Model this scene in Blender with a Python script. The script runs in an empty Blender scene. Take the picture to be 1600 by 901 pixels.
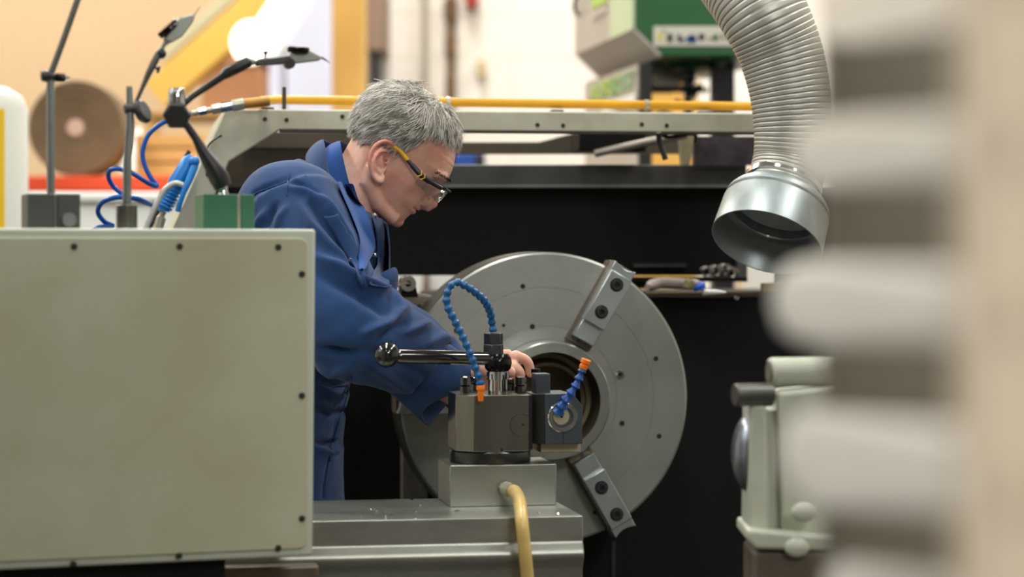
import bpy, bmesh, math, random
import numpy as np
from mathutils import Vector, Matrix, noise
from mathutils.bvhtree import BVHTree
PI = math.pi
scene = bpy.context.scene
COL = scene.collection
ZC = 1.42            # camera height
FP = 3600.0          # focal length in pixels of the 1600 px frame
HZ = 400.0           # row of the horizon
CAM = Vector((0, 0, ZC))

def P(px, py, Y):
    """world point seen at a pixel, at distance Y"""
    return Vector(((px - 800) * Y / FP, Y, ZC + (HZ - py) * Y / FP))

# the lathe's own frame: x along the cross slide, y along the spindle away from us, z up
YAW = math.radians(10)
CC = P(852, 622, 4.25)
LM = Matrix.Translation(CC) @ Matrix.Rotation(YAW, 4, 'Z')
LMI = LM.inverted()
def on_plane(M, px, py, yl):
    Mi = M.inverted()
    a = Mi @ CAM
    d = Mi.to_3x3() @ Vector(((px - 800) / FP, 1, (HZ - py) / FP))
    return a + d * ((yl - a.y) / d.y)
def L(px, py, yl):
    return on_plane(LM, px, py, yl)
def W(px, py, yl):
    return LM @ L(px, py, yl)

# ------------------------------------------------------------------ materials
def s2l(c):
    return tuple(((x / 255) / 12.92 if x / 255 <= 0.04045 else ((x / 255 + 0.055) / 1.055) ** 2.4) for x in c)
MATS = {}
def mat(name, rgb, rough=0.5, metal=0.0, var=0.12, scale=12.0, bump=0.0, bscale=60.0, rgb2=None, stretch=None, coat=0.0,
        sss=0.0, trans=0.0, emit=None, estr=0.0, rvar=0.15, spec=0.5, sheen=0.0, thr=None):
    if name in MATS: return MATS[name]
    m = bpy.data.materials.new(name); m.use_nodes = True
    nt = m.node_tree; N = nt.nodes; K = nt.links
    b = N['Principled BSDF']
    c = s2l(rgb); c2 = s2l(rgb2) if rgb2 else tuple(max(0, x * (1 - var * 2)) for x in c)
    tc = N.new('ShaderNodeTexCoord'); mp = N.new('ShaderNodeMapping')
    if stretch: mp.inputs['Scale'].default_value = stretch
    K.new(tc.outputs['Object'], mp.inputs['Vector'])
    nz = N.new('ShaderNodeTexNoise'); nz.inputs['Scale'].default_value = scale; nz.inputs['Detail'].default_value = 6
    nz.inputs['Roughness'].default_value = 0.6
    K.new(mp.outputs[0], nz.inputs['Vector'])
    cr = N.new('ShaderNodeValToRGB')
    lo, hi = thr if thr else (0.3, 0.72)
    cr.color_ramp.elements[0].position = lo; cr.color_ramp.elements[1].position = hi
    cr.color_ramp.elements[0].color = (*c2, 1); cr.color_ramp.elements[1].color = (*c, 1)
    K.new(nz.outputs['Fac'], cr.inputs['Fac']); K.new(cr.outputs['Color'], b.inputs['Base Color'])
    mr = N.new('ShaderNodeMapRange'); mr.inputs['To Min'].default_value = max(0.02, rough - rvar * rough); mr.inputs['To Max'].default_value = min(1, rough + rvar * rough)
    K.new(nz.outputs['Fac'], mr.inputs['Value']); K.new(mr.outputs[0], b.inputs['Roughness'])
    b.inputs['Metallic'].default_value = metal
    b.inputs['Specular IOR Level'].default_value = spec
    b.inputs['Coat Weight'].default_value = coat
    if sheen:
        b.inputs['Sheen Weight'].default_value = sheen; b.inputs['Sheen Roughness'].default_value = 0.5
    if sss:
        b.inputs['Subsurface Weight'].default_value = sss; b.inputs['Subsurface Radius'].default_value = (0.9, 0.35, 0.2); b.inputs['Subsurface Scale'].default_value = 0.006
    if trans: b.inputs['Transmission Weight'].default_value = trans
    if emit:
        b.inputs['Emission Color'].default_value = (*s2l(emit), 1); b.inputs['Emission Strength'].default_value = estr
    if bump:
        n2 = N.new('ShaderNodeTexNoise'); n2.inputs['Scale'].default_value = bscale; n2.inputs['Detail'].default_value = 4
        K.new(mp.outputs[0], n2.inputs['Vector'])
        bp = N.new('ShaderNodeBump'); bp.inputs['Strength'].default_value = bump; bp.inputs['Distance'].default_value = 0.004
        K.new(n2.outputs['Fac'], bp.inputs['Height']); K.new(bp.outputs[0], b.inputs['Normal'])
    MATS[name] = m
    return m

def brick_mat(name, rgb, rgb2, mortar):
    m = bpy.data.materials.new(name); m.use_nodes = True
    nt = m.node_tree; N = nt.nodes; K = nt.links; b = N['Principled BSDF']
    tc = N.new('ShaderNodeTexCoord'); mp = N.new('ShaderNodeMapping'); mp.inputs['Rotation'].default_value = (PI / 2, 0, 0)
    K.new(tc.outputs['Object'], mp.inputs['Vector'])
    br = N.new('ShaderNodeTexBrick'); br.inputs['Scale'].default_value = 1.0
    br.inputs['Brick Width'].default_value = 0.44; br.inputs['Row Height'].default_value = 0.215; br.inputs['Mortar Size'].default_value = 0.008
    br.inputs['Color1'].default_value = (*s2l(rgb), 1); br.inputs['Color2'].default_value = (*s2l(rgb2), 1); br.inputs['Mortar'].default_value = (*s2l(mortar), 1)
    K.new(mp.outputs[0], br.inputs['Vector']); K.new(br.outputs['Color'], b.inputs['Base Color'])
    bp = N.new('ShaderNodeBump'); bp.inputs['Strength'].default_value = 0.4; bp.inputs['Distance'].default_value = 0.01; bp.invert = True
    K.new(br.outputs['Fac'], bp.inputs['Height']); K.new(bp.outputs[0], b.inputs['Normal'])
    b.inputs['Roughness'].default_value = 0.8
    return m

M_ = dict(
    chuck=mat('brushed_chuck_steel', (162, 165, 158), 0.37, 0.75, 0.1, 5, 0.05, 240),
    chuckrim=mat('oiled_rim_steel', (92, 88, 78), 0.38, 0.9, 0.2, 9),
    jaw=mat('ground_jaw_steel', (186, 194, 194), 0.3, 0.85, 0.08, 14, 0.03, 300),
    jawdark=mat('jaw_slot_steel', (120, 108, 92), 0.4, 0.8, 0.2, 20),
    ring=mat('turned_ring_steel', (194, 200, 198), 0.22, 0.95, 0.1, 18),
    bore=mat('bore_steel', (134, 124, 102), 0.45, 0.8, 0.3, 12),
    hole=mat('hole_black', (14, 14, 13), 0.7, 0, 0.1),
    post=mat('ground_post_steel', (138, 137, 126), 0.24, 0.95, 0.14, 16, 0.03, 160, stretch=(1, 1, 0.25)),
    holder=mat('holder_dark_steel', (80, 86, 94), 0.36, 0.7, 0.12, 16),
    holderblack=mat('holder_black', (34, 33, 33), 0.42, 0.4, 0.2, 16),
    disc=mat('dark_ground_disc', (84, 84, 82), 0.28, 0.9, 0.15, 16),
    block=mat('milled_block_steel', (164, 166, 156), 0.34, 0.85, 0.16, 9, 0.04, 90, stretch=(0.4, 1, 1)),
    carriage=mat('worn_carriage_steel', (172, 172, 162), 0.36, 0.8, 0.26, 7, 0.05, 50, stretch=(0.35, 1, 1.2)),
    chrome=mat('chrome', (205, 205, 205), 0.1, 1.0, 0.04, 8),
    chromedark=mat('dark_polished_steel', (96, 95, 93), 0.12, 1.0, 0.05, 8),
    black_gloss=mat('black_oxide_gloss', (40, 39, 38), 0.16, 0.8, 0.1, 20),
    blackox=mat('black_oxide_nut', (74, 78, 80), 0.3, 0.75, 0.15, 30),
    hosblue=mat('blue_hose_plastic', (14, 92, 150), 0.34, 0, 0.14, 30),
    hosblue2=mat('deep_blue_hose_plastic', (10, 76, 156), 0.34, 0, 0.12, 30),
    orange=mat('orange_nozzle_plastic', (250, 128, 24), 0.4, 0, 0.08, 30),
    tanhose=mat('tan_rubber_hose', (214, 182, 112), 0.3, 0, 0.1, 20),
    fit=mat('hose_fitting_metal', (190, 184, 165), 0.4, 0.6, 0.15, 40),
    cream=mat('cream_machine_paint', (184, 188, 166), 0.42, 0, 0.06, 3.2, 0.02, 200, rgb2=(170, 164, 134)),
    creamedge=mat('cream_casing_paint', (190, 196, 178), 0.42, 0, 0.05, 6),
    screwdark=mat('dark_screw', (52, 48, 40), 0.5, 0.5, 0.2, 80),
    hood=mat('chipped_cream_hood', (196, 195, 174), 0.5, 0, 0.08, 9, 0.05, 90, rgb2=(166, 160, 138)),
    hoodwear=mat('bare_worn_edge', (70, 62, 52), 0.6, 0.2, 0.35, 55),
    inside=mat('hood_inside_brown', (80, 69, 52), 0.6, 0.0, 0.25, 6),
    guard=mat('black_guard_sheet', (15, 15, 15), 0.6, 0, 0.2, 3, spec=.15),
    bar=mat('grey_guard_bar', (84, 85, 82), 0.5, 0.3, 0.2, 10, 0.05, 60),
    head=mat('black_headstock', (22, 22, 20), 0.6, 0, 0.25, 3, spec=.15),
    coverall=None, shirt=None,
    yellowpipe=mat('yellow_pipe_paint', (226, 164, 8), 0.42, 0, 0.12, 8),
    green=mat('green_machine_paint', (2, 86, 32), 0.4, 0, 0.08, 3),
    greenbase=mat('green_magnet_paint', (48, 110, 80), 0.45, 0, 0.08, 14),
    grey=mat('warm_grey_panel', (186, 178, 166), 0.5, 0, 0.05, 4),
    greylow=mat('warm_grey_panel', (186, 178, 166), 0.5, 0, 0.05, 4),
    palegreen=mat('pale_green_panel', (196, 212, 172), 0.5, 0, 0.04, 4),
    blackframe=mat('black_stand_paint', (26, 25, 25), 0.5, 0, 0.2, 6),
    duct=mat('galvanised_duct', (192, 189, 178), 0.42, 0.6, 0.1, 12),
    collar=mat('galvanised_collar', (168, 177, 176), 0.42, 0.8, 0.14, 10, 0.02, 120, stretch=(3, 3, 0.4)),
    castcream=mat('cast_cream_paint', (186, 188, 170), 0.4, 0, 0.1, 14, 0.04, 60),
    steelblue=mat('blue_steel_dome', (150, 156, 166), 0.28, 0.9, 0.1, 10),
    foregrey=mat('column_grey_paint', (112, 107, 94), 0.6, 0, 0.12, 6),
    fortan=mat('column_tan_paint', (246, 226, 200), 0.6, 0, 0.05, 5),
    forcream=mat('arm_cream_paint', (246, 243, 234), 0.4, 0, 0.04, 5),
    rod=mat('grey_steel_rod', (150, 156, 154), 0.3, 0.85, 0.1, 20),
    rodd=mat('dark_steel_rod', (104, 103, 96), 0.35, 0.8, 0.1, 20),
    plast=mat('black_plastic', (30, 30, 31), 0.4, 0, 0.1, 30),
    dialgrey=mat('indicator_grey', (156, 160, 152), 0.4, 0.3, 0.08, 30),
    basegrey=mat('magnet_base_grey', (76, 77, 74), 0.5, 0.2, 0.1, 14),
    airblue=mat('air_gun_blue', (20, 128, 208), 0.36, 0, 0.1, 30),
    hookgrey=mat('pale_grey_bar', (205, 203, 194), 0.4, 0.1, 0.08, 14),
    airhose=mat('air_hose_blue', (16, 84, 168), 0.32, 0, 0.08, 30),
    white=mat('white_plastic', (236, 236, 230), 0.5, 0, 0.03, 3),
    label=mat('yellow_label', (242, 200, 24), 0.5, 0, 0.05, 4),
    reel=mat('brown_cable', (122, 97, 68), 0.8, 0, 0.22, 5),
    pink=mat('pale_hub', (196, 160, 140), 0.6, 0, 0.05, 5),
    rackred=mat('rack_orange_red', (222, 72, 22), 0.5, 0, 0.08, 5),
    wood=mat('crate_wood', (220, 172, 104), 0.65, 0, 0.1, 3, stretch=(0.3, 1, 3)),
    carton=mat('brown_carton', (192, 140, 100), 0.7, 0, 0.06, 3),
    crane=mat('crane_yellow', (240, 196, 92), 0.5, 0, 0.05, 3),
    cranepeach=mat('pale_girder', (226, 200, 168), 0.5, 0, 0.05, 3),
    pillar=mat('tan_column_paint', (228, 182, 96), 0.6, 0, 0.06, 2),
    beige=mat('beige_wall_paint', (220, 190, 150), 0.75, 0, 0.05, 0.8),
    brownpanel=mat('brown_locker', (140, 116, 98), 0.6, 0, 0.08, 4),
    pipegrey=mat('conduit_grey', (176, 166, 150), 0.5, 0, 0.1, 5),
    pipebrown=mat('rusty_pipe', (128, 98, 64), 0.6, 0.1, 0.3, 4),
    red=mat('red_box', (168, 44, 40), 0.5, 0, 0.1, 8),
    tanbox=mat('tan_socket', (206, 184, 132), 0.5, 0, 0.1, 8),
    concrete=mat('concrete_floor', (80, 78, 73), 0.7, 0, 0.15, 2, 0.05, 20),
    ceilm=mat('ceiling_white', (216, 214, 208), 0.8, 0, 0.03, 1),
    wallw=mat('side_wall_white', (214, 210, 200), 0.8, 0, 0.03, 1),
    dome_black=mat('gloss_black', (20, 20, 20), 0.12, 0, 0.05, 10, coat=0.5),
    cast=mat('cast_iron_grey', (128, 120, 104), 0.55, 0.3, 0.25, 40, 0.2, 90),
    knobgrey=mat('clamp_knob_grey', (140, 134, 122), 0.35, 0.7, 0.15, 20),
    bluetag=mat('blue_cap', (20, 84, 190), 0.4, 0, 0.1, 20),
    tray=mat('chip_tray_brown', (82, 62, 34), 0.6, 0.2, 0.3, 20),
    swarf=mat('pinkish_rag', (176, 160, 150), 0.8, 0, 0.12, 30),
)

# ------------------------------------------------------------------ mesh builder
class MB:
    def __init__(self, M=None):
        self.bm = bmesh.new(); self.M = M or Matrix.Identity(4)
    def _v(self, co): return self.bm.verts.new(self.M @ Vector(co))
    def poly(self, pts, mi=0):
        f = self.bm.faces.new([self._v(p) for p in pts]); f.material_index = mi; return f
    def prism(self, pts, ext, mi=0):
        """closed solid: polygon swept along ext"""
        ext = Vector(ext); a = [self._v(p) for p in pts]; b = [self._v(Vector(p) + ext) for p in pts]
        n = len(a); fs = [self.bm.faces.new(a), self.bm.faces.new(list(reversed(b)))]
        for i in range(n): fs.append(self.bm.faces.new((a[i], b[i], b[(i + 1) % n], a[(i + 1) % n])))
        for f in fs: f.material_index = mi
        return self
    def box(self, lo, hi, mi=0):
        (x0, y0, z0), (x1, y1, z1) = lo, hi
        return self.prism([(x0, y0, z0), (x1, y0, z0), (x1, y1, z0), (x0, y1, z0)], (0, 0, z1 - z0), mi)
    def rings(self, rings, cap=True, closed=False, mi=0):
        vs = [[self._v(p) for p in r] for r in rings]; n = len(vs[0]); m = len(vs)
        for i in range(m if closed else m - 1):
            a, b = vs[i], vs[(i + 1) % m]
            for j in range(n):
                f = self.bm.faces.new((a[j], a[(j + 1) % n], b[(j + 1) % n], b[j])); f.material_index = mi
        if cap and not closed:
            self.bm.faces.new(list(reversed(vs[0]))).material_index = mi; self.bm.faces.new(vs[-1]).material_index = mi
        return self
    def lathe(self, prof, o, d, seg=32, closed=False, cap=True, mi=0, squash=None):
        """profile of (radius, distance along d) turned about the axis through o"""
        o = Vector(o); d = Vector(d).normalized(); u = d.orthogonal().normalized()
        if abs(d.z) < 0.9: u = d.cross(Vector((0, 0, 1))).normalized()
        v = d.cross(u)
        R = []
        for r, t in prof:
            R.append([o + d * t + (u * math.cos(2 * PI * k / seg) + v * math.sin(2 * PI * k / seg)) * max(r, 1e-5) for k in range(seg)])
        return self.rings(R, cap and not closed, closed, mi)
    def cyl(self, p0, p1, r0, r1=None, seg=24, mi=0):
        p0 = Vector(p0); p1 = Vector(p1); r1 = r0 if r1 is None else r1
        return self.lathe([(r0, 0), (r1, (p1 - p0).length)], p0, p1 - p0, seg, mi=mi)
    def tube(self, pts, r, seg=12, mi=0, cap=True, closed=False):
        pts = [Vector(p) for p in pts]; n = len(pts)
        rs = r if isinstance(r, (list, tuple)) else [r] * n
        T = []
        for i in range(n):
            a = pts[(i - 1) % n] if closed else pts[max(0, i - 1)]; b = pts[(i + 1) % n] if closed else pts[min(n - 1, i + 1)]
            T.append((b - a).normalized())
        u = T[0].orthogonal().normalized(); R = []
        for i in range(n):
            u = (u - T[i] * u.dot(T[i])).normalized(); v = T[i].cross(u)
            R.append([pts[i] + (u * math.cos(2 * PI * k / seg) + v * math.sin(2 * PI * k / seg)) * rs[i] for k in range(seg)])
        return self.rings(R, cap, closed, mi)
    def ball(self, c, r, seg=20, ring=12, mi=0, sc=(1, 1, 1), R3=None):
        c = Vector(c); R = []
        for i in range(1, ring):
            t = PI * i / ring; row = []
            for k in range(seg):
                p = Vector((math.sin(t) * math.cos(2 * PI * k / seg) * sc[0], math.sin(t) * math.sin(2 * PI * k / seg) * sc[1], math.cos(t) * sc[2])) * r
                row.append(c + (R3 @ p if R3 else p))
            R.append(row)
        t0 = Vector((0, 0, sc[2] * r)); top = self._v(c + (R3 @ t0 if R3 else t0)); bot = self._v(c - (R3 @ t0 if R3 else t0))
        vs = [[self._v(p) for p in r_] for r_ in R]
        for i in range(len(vs) - 1):
            for j in range(seg): self.bm.faces.new((vs[i][j], vs[i + 1][j], vs[i + 1][(j + 1) % seg], vs[i][(j + 1) % seg])).material_index = mi
        for j in range(seg):
            self.bm.faces.new((top, vs[0][j], vs[0][(j + 1) % seg])).material_index = mi
            self.bm.faces.new((bot, vs[-1][(j + 1) % seg], vs[-1][j])).material_index = mi
        return self
    def build(self, name, mats, parent=None, origin=None, bevel=0.0, bseg=2, smooth=35, sub=0):
        bm = self.bm
        bmesh.ops.recalc_face_normals(bm, faces=bm.faces)
        if parent is not None: o = ORG[parent.name] if parent.name in ORG else Vector((0, 0, 0))
        elif origin is not None: o = Vector(origin)
        else:
            xs = [v.co for v in bm.verts]
            o = Vector((sum(v.x for v in xs) / len(xs), sum(v.y for v in xs) / len(xs), min(v.z for v in xs)))
        for v in bm.verts: v.co -= o
        me = bpy.data.meshes.new(name); bm.to_mesh(me); bm.free()
        return link(name, me, mats, parent, o, bevel, bseg, smooth, sub)
ORG = {}
def link(name, me, mats, parent, o, bevel=0.0, bseg=2, smooth=35, sub=0):
    ob = bpy.data.objects.new(name, me); COL.objects.link(ob)
    for m in (mats if isinstance(mats, (list, tuple)) else [mats]): me.materials.append(m)
    if smooth:
        for p in me.polygons: p.use_smooth = True
        if smooth < 180: me.set_sharp_from_angle(angle=math.radians(smooth))
    if parent is not None: ob.parent = parent
    else: ob.location = o
    ORG[ob.name] = Vector(o)
    if bevel:
        b = ob.modifiers.new('bevel', 'BEVEL'); b.width = bevel; b.segments = bseg; b.limit_method = 'ANGLE'; b.angle_limit = math.radians(40)
    if sub:
        s = ob.modifiers.new('sub', 'SUBSURF'); s.levels = sub; s.render_levels = sub
    return ob
def thing(name, label, cat, loc, group=None):
    o = bpy.data.objects.new(name, None); COL.objects.link(o); o.location = loc; o.empty_display_size = 0.05
    ORG[o.name] = Vector(loc); tag(o, label, cat, group); return o
def tag(o, label, cat, group=None):
    o['label'] = label; o['category'] = cat
    if group: o['group'] = group
    return o
def struct(o):
    o['kind'] = 'structure'; return o
def lab(o, label):
    o['label'] = label; return o
def spline(pts, n=8):
    """Catmull-Rom through points"""
    pts = [Vector(p) for p in pts]; out = []
    for i in range(len(pts) - 1):
        p0 = pts[max(0, i - 1)]; p1 = pts[i]; p2 = pts[i + 1]; p3 = pts[min(len(pts) - 1, i + 2)]
        for k in range(n):
            t = k / n
            out.append(0.5 * ((2 * p1) + (p2 - p0) * t + (2 * p0 - 5 * p1 + 4 * p2 - p3) * t * t + (3 * p1 - p0 - 3 * p2 + p3) * t ** 3))
    out.append(pts[-1]); return out
def resample(pts, step):
    pts = [Vector(p) for p in pts]; out = [pts[0]]; acc = 0
    for a, b in zip(pts, pts[1:]):
        d = (b - a).length; t = step - acc
        while t <= d and d > 0:
            out.append(a.lerp(b, t / d)); t += step
        acc = (acc + d) % step
    return out
def rrect(x0, z0, x1, z1, r, n=5):
    out = []
    for cx, cz, a0 in ((x1 - r, z1 - r, 0), (x0 + r, z1 - r, 90), (x0 + r, z0 + r, 180), (x1 - r, z0 + r, 270)):
        for k in range(n + 1):
            a = math.radians(a0 + 90 * k / n); out.append((cx + r * math.cos(a), cz + r * math.sin(a)))
    return out
def text_mesh(name, body, size, m, parent, M, depth=0.001, align='LEFT'):
    cu = bpy.data.curves.new(name, 'FONT'); cu.body = body; cu.size = size; cu.extrude = depth; cu.align_x = align
    tmp = bpy.data.objects.new(name + '_tmp', cu); COL.objects.link(tmp)
    bpy.context.view_layer.update()
    me = bpy.data.meshes.new_from_object(tmp.evaluated_get(bpy.context.evaluated_depsgraph_get()))
    bpy.data.objects.remove(tmp); bpy.data.curves.remove(cu)
    o = ORG[parent.name]
    me.transform(Matrix.Translation(-o) @ M); me.name = name
    me.materials.clear()
    return link(name, me, m, parent, o, smooth=0)
# ------------------------------------------------------------------ the setting
struct(MB().box((-6, -2.5, -0.1), (6, 11.2, 0)).build('floor', M_['concrete'], smooth=0))
struct(MB().box((-6, -2.5, 5.2), (6, 11.2, 5.3)).build('ceiling', M_['ceilm'], smooth=0))
struct(MB().box((-6, 11.0, 0), (6, 11.2, 5.2)).build('wall_back', brick_mat('white_painted_brick', (240, 234, 224), (236, 229, 218), (228, 221, 208)), smooth=0))
struct(MB().box((-6.2, -2.5, 0), (-6, 11.2, 5.2)).build('wall_left', M_['wallw'], smooth=0))
struct(MB().box((6, -2.5, 0), (6.2, 11.2, 5.2)).build('wall_right', M_['wallw'], smooth=0))
struct(MB().box((-6, -2.7, 0), (6, -2.5, 5.2)).build('wall_front', mat('front_wall_grey', (104, 102, 96), .8, 0, .04, 1), smooth=0))
# beige partition in front of the back wall, with the bright window beside it
xa = P(408, 0, 10.5).x
struct(MB().box((-6, 10.45, 0), (xa, 10.6, 5.2)).build('wall_partition', M_['beige'], smooth=0))
xw0, xw1 = P(412, 0, 10.9).x, P(522, 0, 10.9).x
wz0, wz1 = P(0, 250, 10.9).z, 4.2
wf = MB()
for a, b in (((xw0 - .03, 10.9, wz0 - .06), (xw1 + .03, 10.99, wz0)), ((xw0 - .03, 10.9, wz1), (xw1 + .03, 10.99, wz1 + .06)),
             ((xw0 - .03, 10.9, wz0), (xw0, 10.99, wz1)), ((xw1, 10.9, wz0), (xw1 + .03, 10.99, wz1)),
             ((P(444, 0, 10.9).x - .012, 10.92, wz0), (P(444, 0, 10.9).x + .012, 10.97, wz1))):
    wf.box(a, b)
win = struct(wf.build('window_1', mat('window_frame_paint', (206, 206, 214), 0.5, 0, 0.04, 4), smooth=0))
MB().box((xw0, 10.95, wz0), (xw1, 10.96, wz1)).build('window_pane', mat('daylit_pane', (226, 230, 246), 0.2, 0, 0.02, 2, emit=(226, 230, 250), estr=0.42), win, smooth=0)
struct(MB().box((P(521, 0, 9.6).x, 9.5, 0), (P(571, 0, 9.6).x, 9.7, 5.2)).build('pillar_1', M_['pillar'], smooth=0, bevel=.01))

# ------------------------------------------------------------------ along the back wall
x0, x1 = P(575, 0, 10.7).x, P(604, 0, 10.7).x
lk = thing('locker', 'narrow brown locker with a dark opening between the tan column and the white wall', 'locker', ((x0 + x1) / 2, 10.7, 0))
MB().box((x0, 10.55, P(0, 84, 10.7).z), (x1, 10.98, 3.2)).build('body', M_['brownpanel'], lk, bevel=.008)
MB().box((x0 + .015, 10.60, 0), (P(593, 0, 10.7).x, 10.98, P(0, 84, 10.7).z)).build('opening', M_['blackframe'], lk, bevel=.004)
pg = thing('conduit', 'thin pale grey conduit running down the white brick wall', 'pipe', P(664, 0, 10.93) * 1.0)
pg.location.z = 0; ORG[pg.name].z = 0
xx = P(664, 0, 10.93).x
MB().cyl((xx, 10.95, 0), (xx, 10.95, 5.19), .016, seg=14).build('tube', M_['pipegrey'], pg)
for z in (1.2, 2.2, 3.2): MB().box((xx - .03, 10.93, z - .015), (xx + .03, 10.995, z + .015)).build('bracket', M_['pipegrey'], pg, bevel=.003)
xx = P(704, 0, 10.9).x
pb = thing('rusty_pipe', 'rusty brown pipe with joints running down the white brick wall', 'pipe', (xx, 10.93, 0))
MB().cyl((xx, 10.93, 0), (xx, 10.93, 5.19), .02, seg=14).build('tube', M_['pipebrown'], pb)
for z, r in ((P(0, 72, 10.9).z, .03), (P(0, 15, 10.9).z, .034), (P(0, 135, 10.9).z, .026), (1.0, .03)):
    MB().cyl((xx, 10.93, z - .05), (xx, 10.93, z + .05), r, seg=14).build('coupling', M_['pipebrown'], pb, bevel=.004)
b = MB().box((P(727, 0, 10.9).x, 10.88, P(0, 9, 10.9).z), (P(747, 0, 10.9).x, 10.995, P(0, -26, 10.9).z)).build('wall_switch_box', M_['red'], bevel=.006)
tag(b, 'small red box fixed high on the white brick wall', 'switch box')
ts = tag(MB().box((P(746, 0, 10.9).x, 10.93, P(0, 119, 10.9).z), (P(759, 0, 10.9).x, 10.995, P(0, 93, 10.9).z)).build('wall_socket', M_['tanbox'], bevel=.006), 'small tan socket box on the white brick wall beside the rusty pipe', 'socket')

# crane girders, strip light, carton
def girder(name, a, b, Y, w, d, m, label):
    A = P(*a, Y); B = P(*b, Y); t = (B - A).normalized(); n = Vector((-t.z, 0, t.x))
    A = A - t * .0; B = B + t * .9
    mb = MB(); y = Vector((0, 1, 0)); h = w / 2
    prof = [(-h, -d / 2), (h, -d / 2), (h, -d / 2 + .02), (.02, -d / 2 + .02), (.02, d / 2 - .02), (h, d / 2 - .02), (h, d / 2), (-h, d / 2), (-h, d / 2 - .02), (-.0, d / 2 - .02), (-.0, -d / 2 + .02), (-h, -d / 2 + .02)]
    mb.prism([A + n * p + y * q for p, q in prof], B - A)
    return tag(mb.build(name, m, bevel=.003), label, 'girder')
girder('hanging_crane_girder', (246, 150), (402, 12), 9.0, .125, .14, M_['crane'], 'sloping yellow crane girder high in front of the beige wall')
girder('hanging_pale_girder', (250, 92), (360, -6), 9.3, .05, .06, mat('pale_green_girder', (214, 208, 172), .5, 0, .05, 3), 'thin pale sloping girder just above the yellow crane girder')
A, B = P(404, 74, 8.6), P(470, -24, 8.6); t = (B - A).normalized(); n = Vector((-t.z, 0, t.x))
sl = thing('hanging_strip_light', 'glowing white strip light hanging beside the yellow crane girder', 'light', A)
MB().prism([A + n * p + Vector((0, q, 0)) for p, q in ((-.07, .03), (.07, .03), (.05, .07), (-.05, .07))], B + t * .3 - A).build('housing', M_['white'], sl)
MB().tube([A, A + t * .05, B, B + t * .3], [.05, .062, .062, .055], 16).build('tube', mat('lit_tube', (235, 228, 218), .4, emit=(255, 240, 222), estr=3.0), sl)
MB().ball(P(392, 66, 8.55), .075, sc=(1, .7, 1.1)).build('end_lamp', MATS['lit_tube'], sl)
cx0, cx1 = P(322, 0, 9.6).x, P(411, 0, 9.6).x
rk2 = thing('carton', 'large brown carton on a high shelf below the glowing strip light', 'box', ((cx0 + cx1) / 2, 9.6, P(0, 178, 9.6).z))
MB().box((cx0, 9.45, P(0, 178, 9.6).z), (cx1, 9.85, P(0, 96, 9.6).z)).build('body', M_['carton'], rk2, bevel=.006)
MB().box((cx0, 9.44, P(0, 108, 9.6).z), (cx1, 9.86, P(0, 90, 9.6).z)).build('lid', mat('carton_lid', (206, 150, 112), .7, 0, .05, 4), rk2, bevel=.004)
sh = thing('wall_shelf', 'tan wall shelf carrying the large brown carton', 'shelf', ((cx0 + cx1) / 2, 9.6, P(0, 186, 9.6).z))
MB().box((cx0 - .25, 9.4, P(0, 186, 9.6).z), (cx1 + .05, 9.95, P(0, 178, 9.6).z)).build('board', M_['wood'], sh, bevel=.003)
for x in (cx0 - .2, cx1): MB().box((x - .02, 9.42, 0), (x + .02, 9.5, P(0, 186, 9.6).z)).build('leg', M_['pillar'], sh, bevel=.003)

# pallet rack with the brown reel
Yr = 7.6
zr1, zr0 = P(0, 275, Yr).z, P(0, 299, Yr).z
rx0, rx1 = P(44, 0, Yr).x, P(330, 0, Yr).x
rack = thing('pallet_rack', 'orange red storage rack beam carrying the brown reel and a wooden crate', 'rack', ((rx0 + rx1) / 2, Yr, 0))
MB().box((rx0, Yr - .03, zr0), (rx1, Yr + .03, zr1)).build('front_beam', M_['rackred'], rack, bevel=.004)
MB().box((rx0, Yr + .75, zr0), (rx1, Yr + .81, zr1)).build('rear_beam', M_['rackred'], rack, bevel=.004)
MB().box((rx0, Yr + .03, zr1 - .03), (rx1, Yr + .75, zr1 - .004)).build('shelf_board', M_['wood'], rack, bevel=.003)
for x in (rx0 - .05, rx1):
    for y in (Yr - .03, Yr + .75): MB().box((x, y, 0), (x + .05, y + .06, zr1)).build('upright', M_['rackred'], rack, bevel=.004)
c = P(127, 196, Yr + .12); R = 75 * (Yr + .02) / FP
rl = thing('reel', 'round brown reel with a pale hub standing on the orange red rack', 'reel', (c.x, c.y, zr1))
c.z = zr1 + R
mb = MB(); prof = [(.03, -.1)]
for k in range(9): prof += [(.035 + (R - .035) * k / 9, -.1 - .004 * (k % 2)), (.035 + (R - .035) * (k + .8) / 9, -.1 - .006)]
prof += [(R, -.09), (R, .1), (.03, .1)]
mb.lathe(prof, c, (0, 1, 0), 48, closed=True).build('coil', M_['reel'], rl)
MB().lathe([(.0, -.115), (.024, -.115), (.03, -.108), (.03, .1), (0, .1)], c, (0, 1, 0), 24).build('hub', M_['pink'], rl)
cr = thing('wooden_crate', 'pale wooden crate on the orange red rack behind the blue air hose', 'crate', (P(245, 0, Yr + .3).x, Yr + .3, zr1))
a0, a1 = P(212, 0, Yr + .2).x, P(322, 0, Yr + .2).x
zt = P(0, 208, Yr + .2).z
for i in range(3):
    MB().box((a0, Yr + .19, zr1 + (zt - zr1) * i / 3 + .004), (a1, Yr + .21, zr1 + (zt - zr1) * (i + 1) / 3 - .004)).build('board', M_['wood'], cr, bevel=.003)
MB().box((a0, Yr + .21, zr1), (a1, Yr + .6, zt - .01)).build('body', M_['wood'], cr, bevel=.003)
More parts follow.
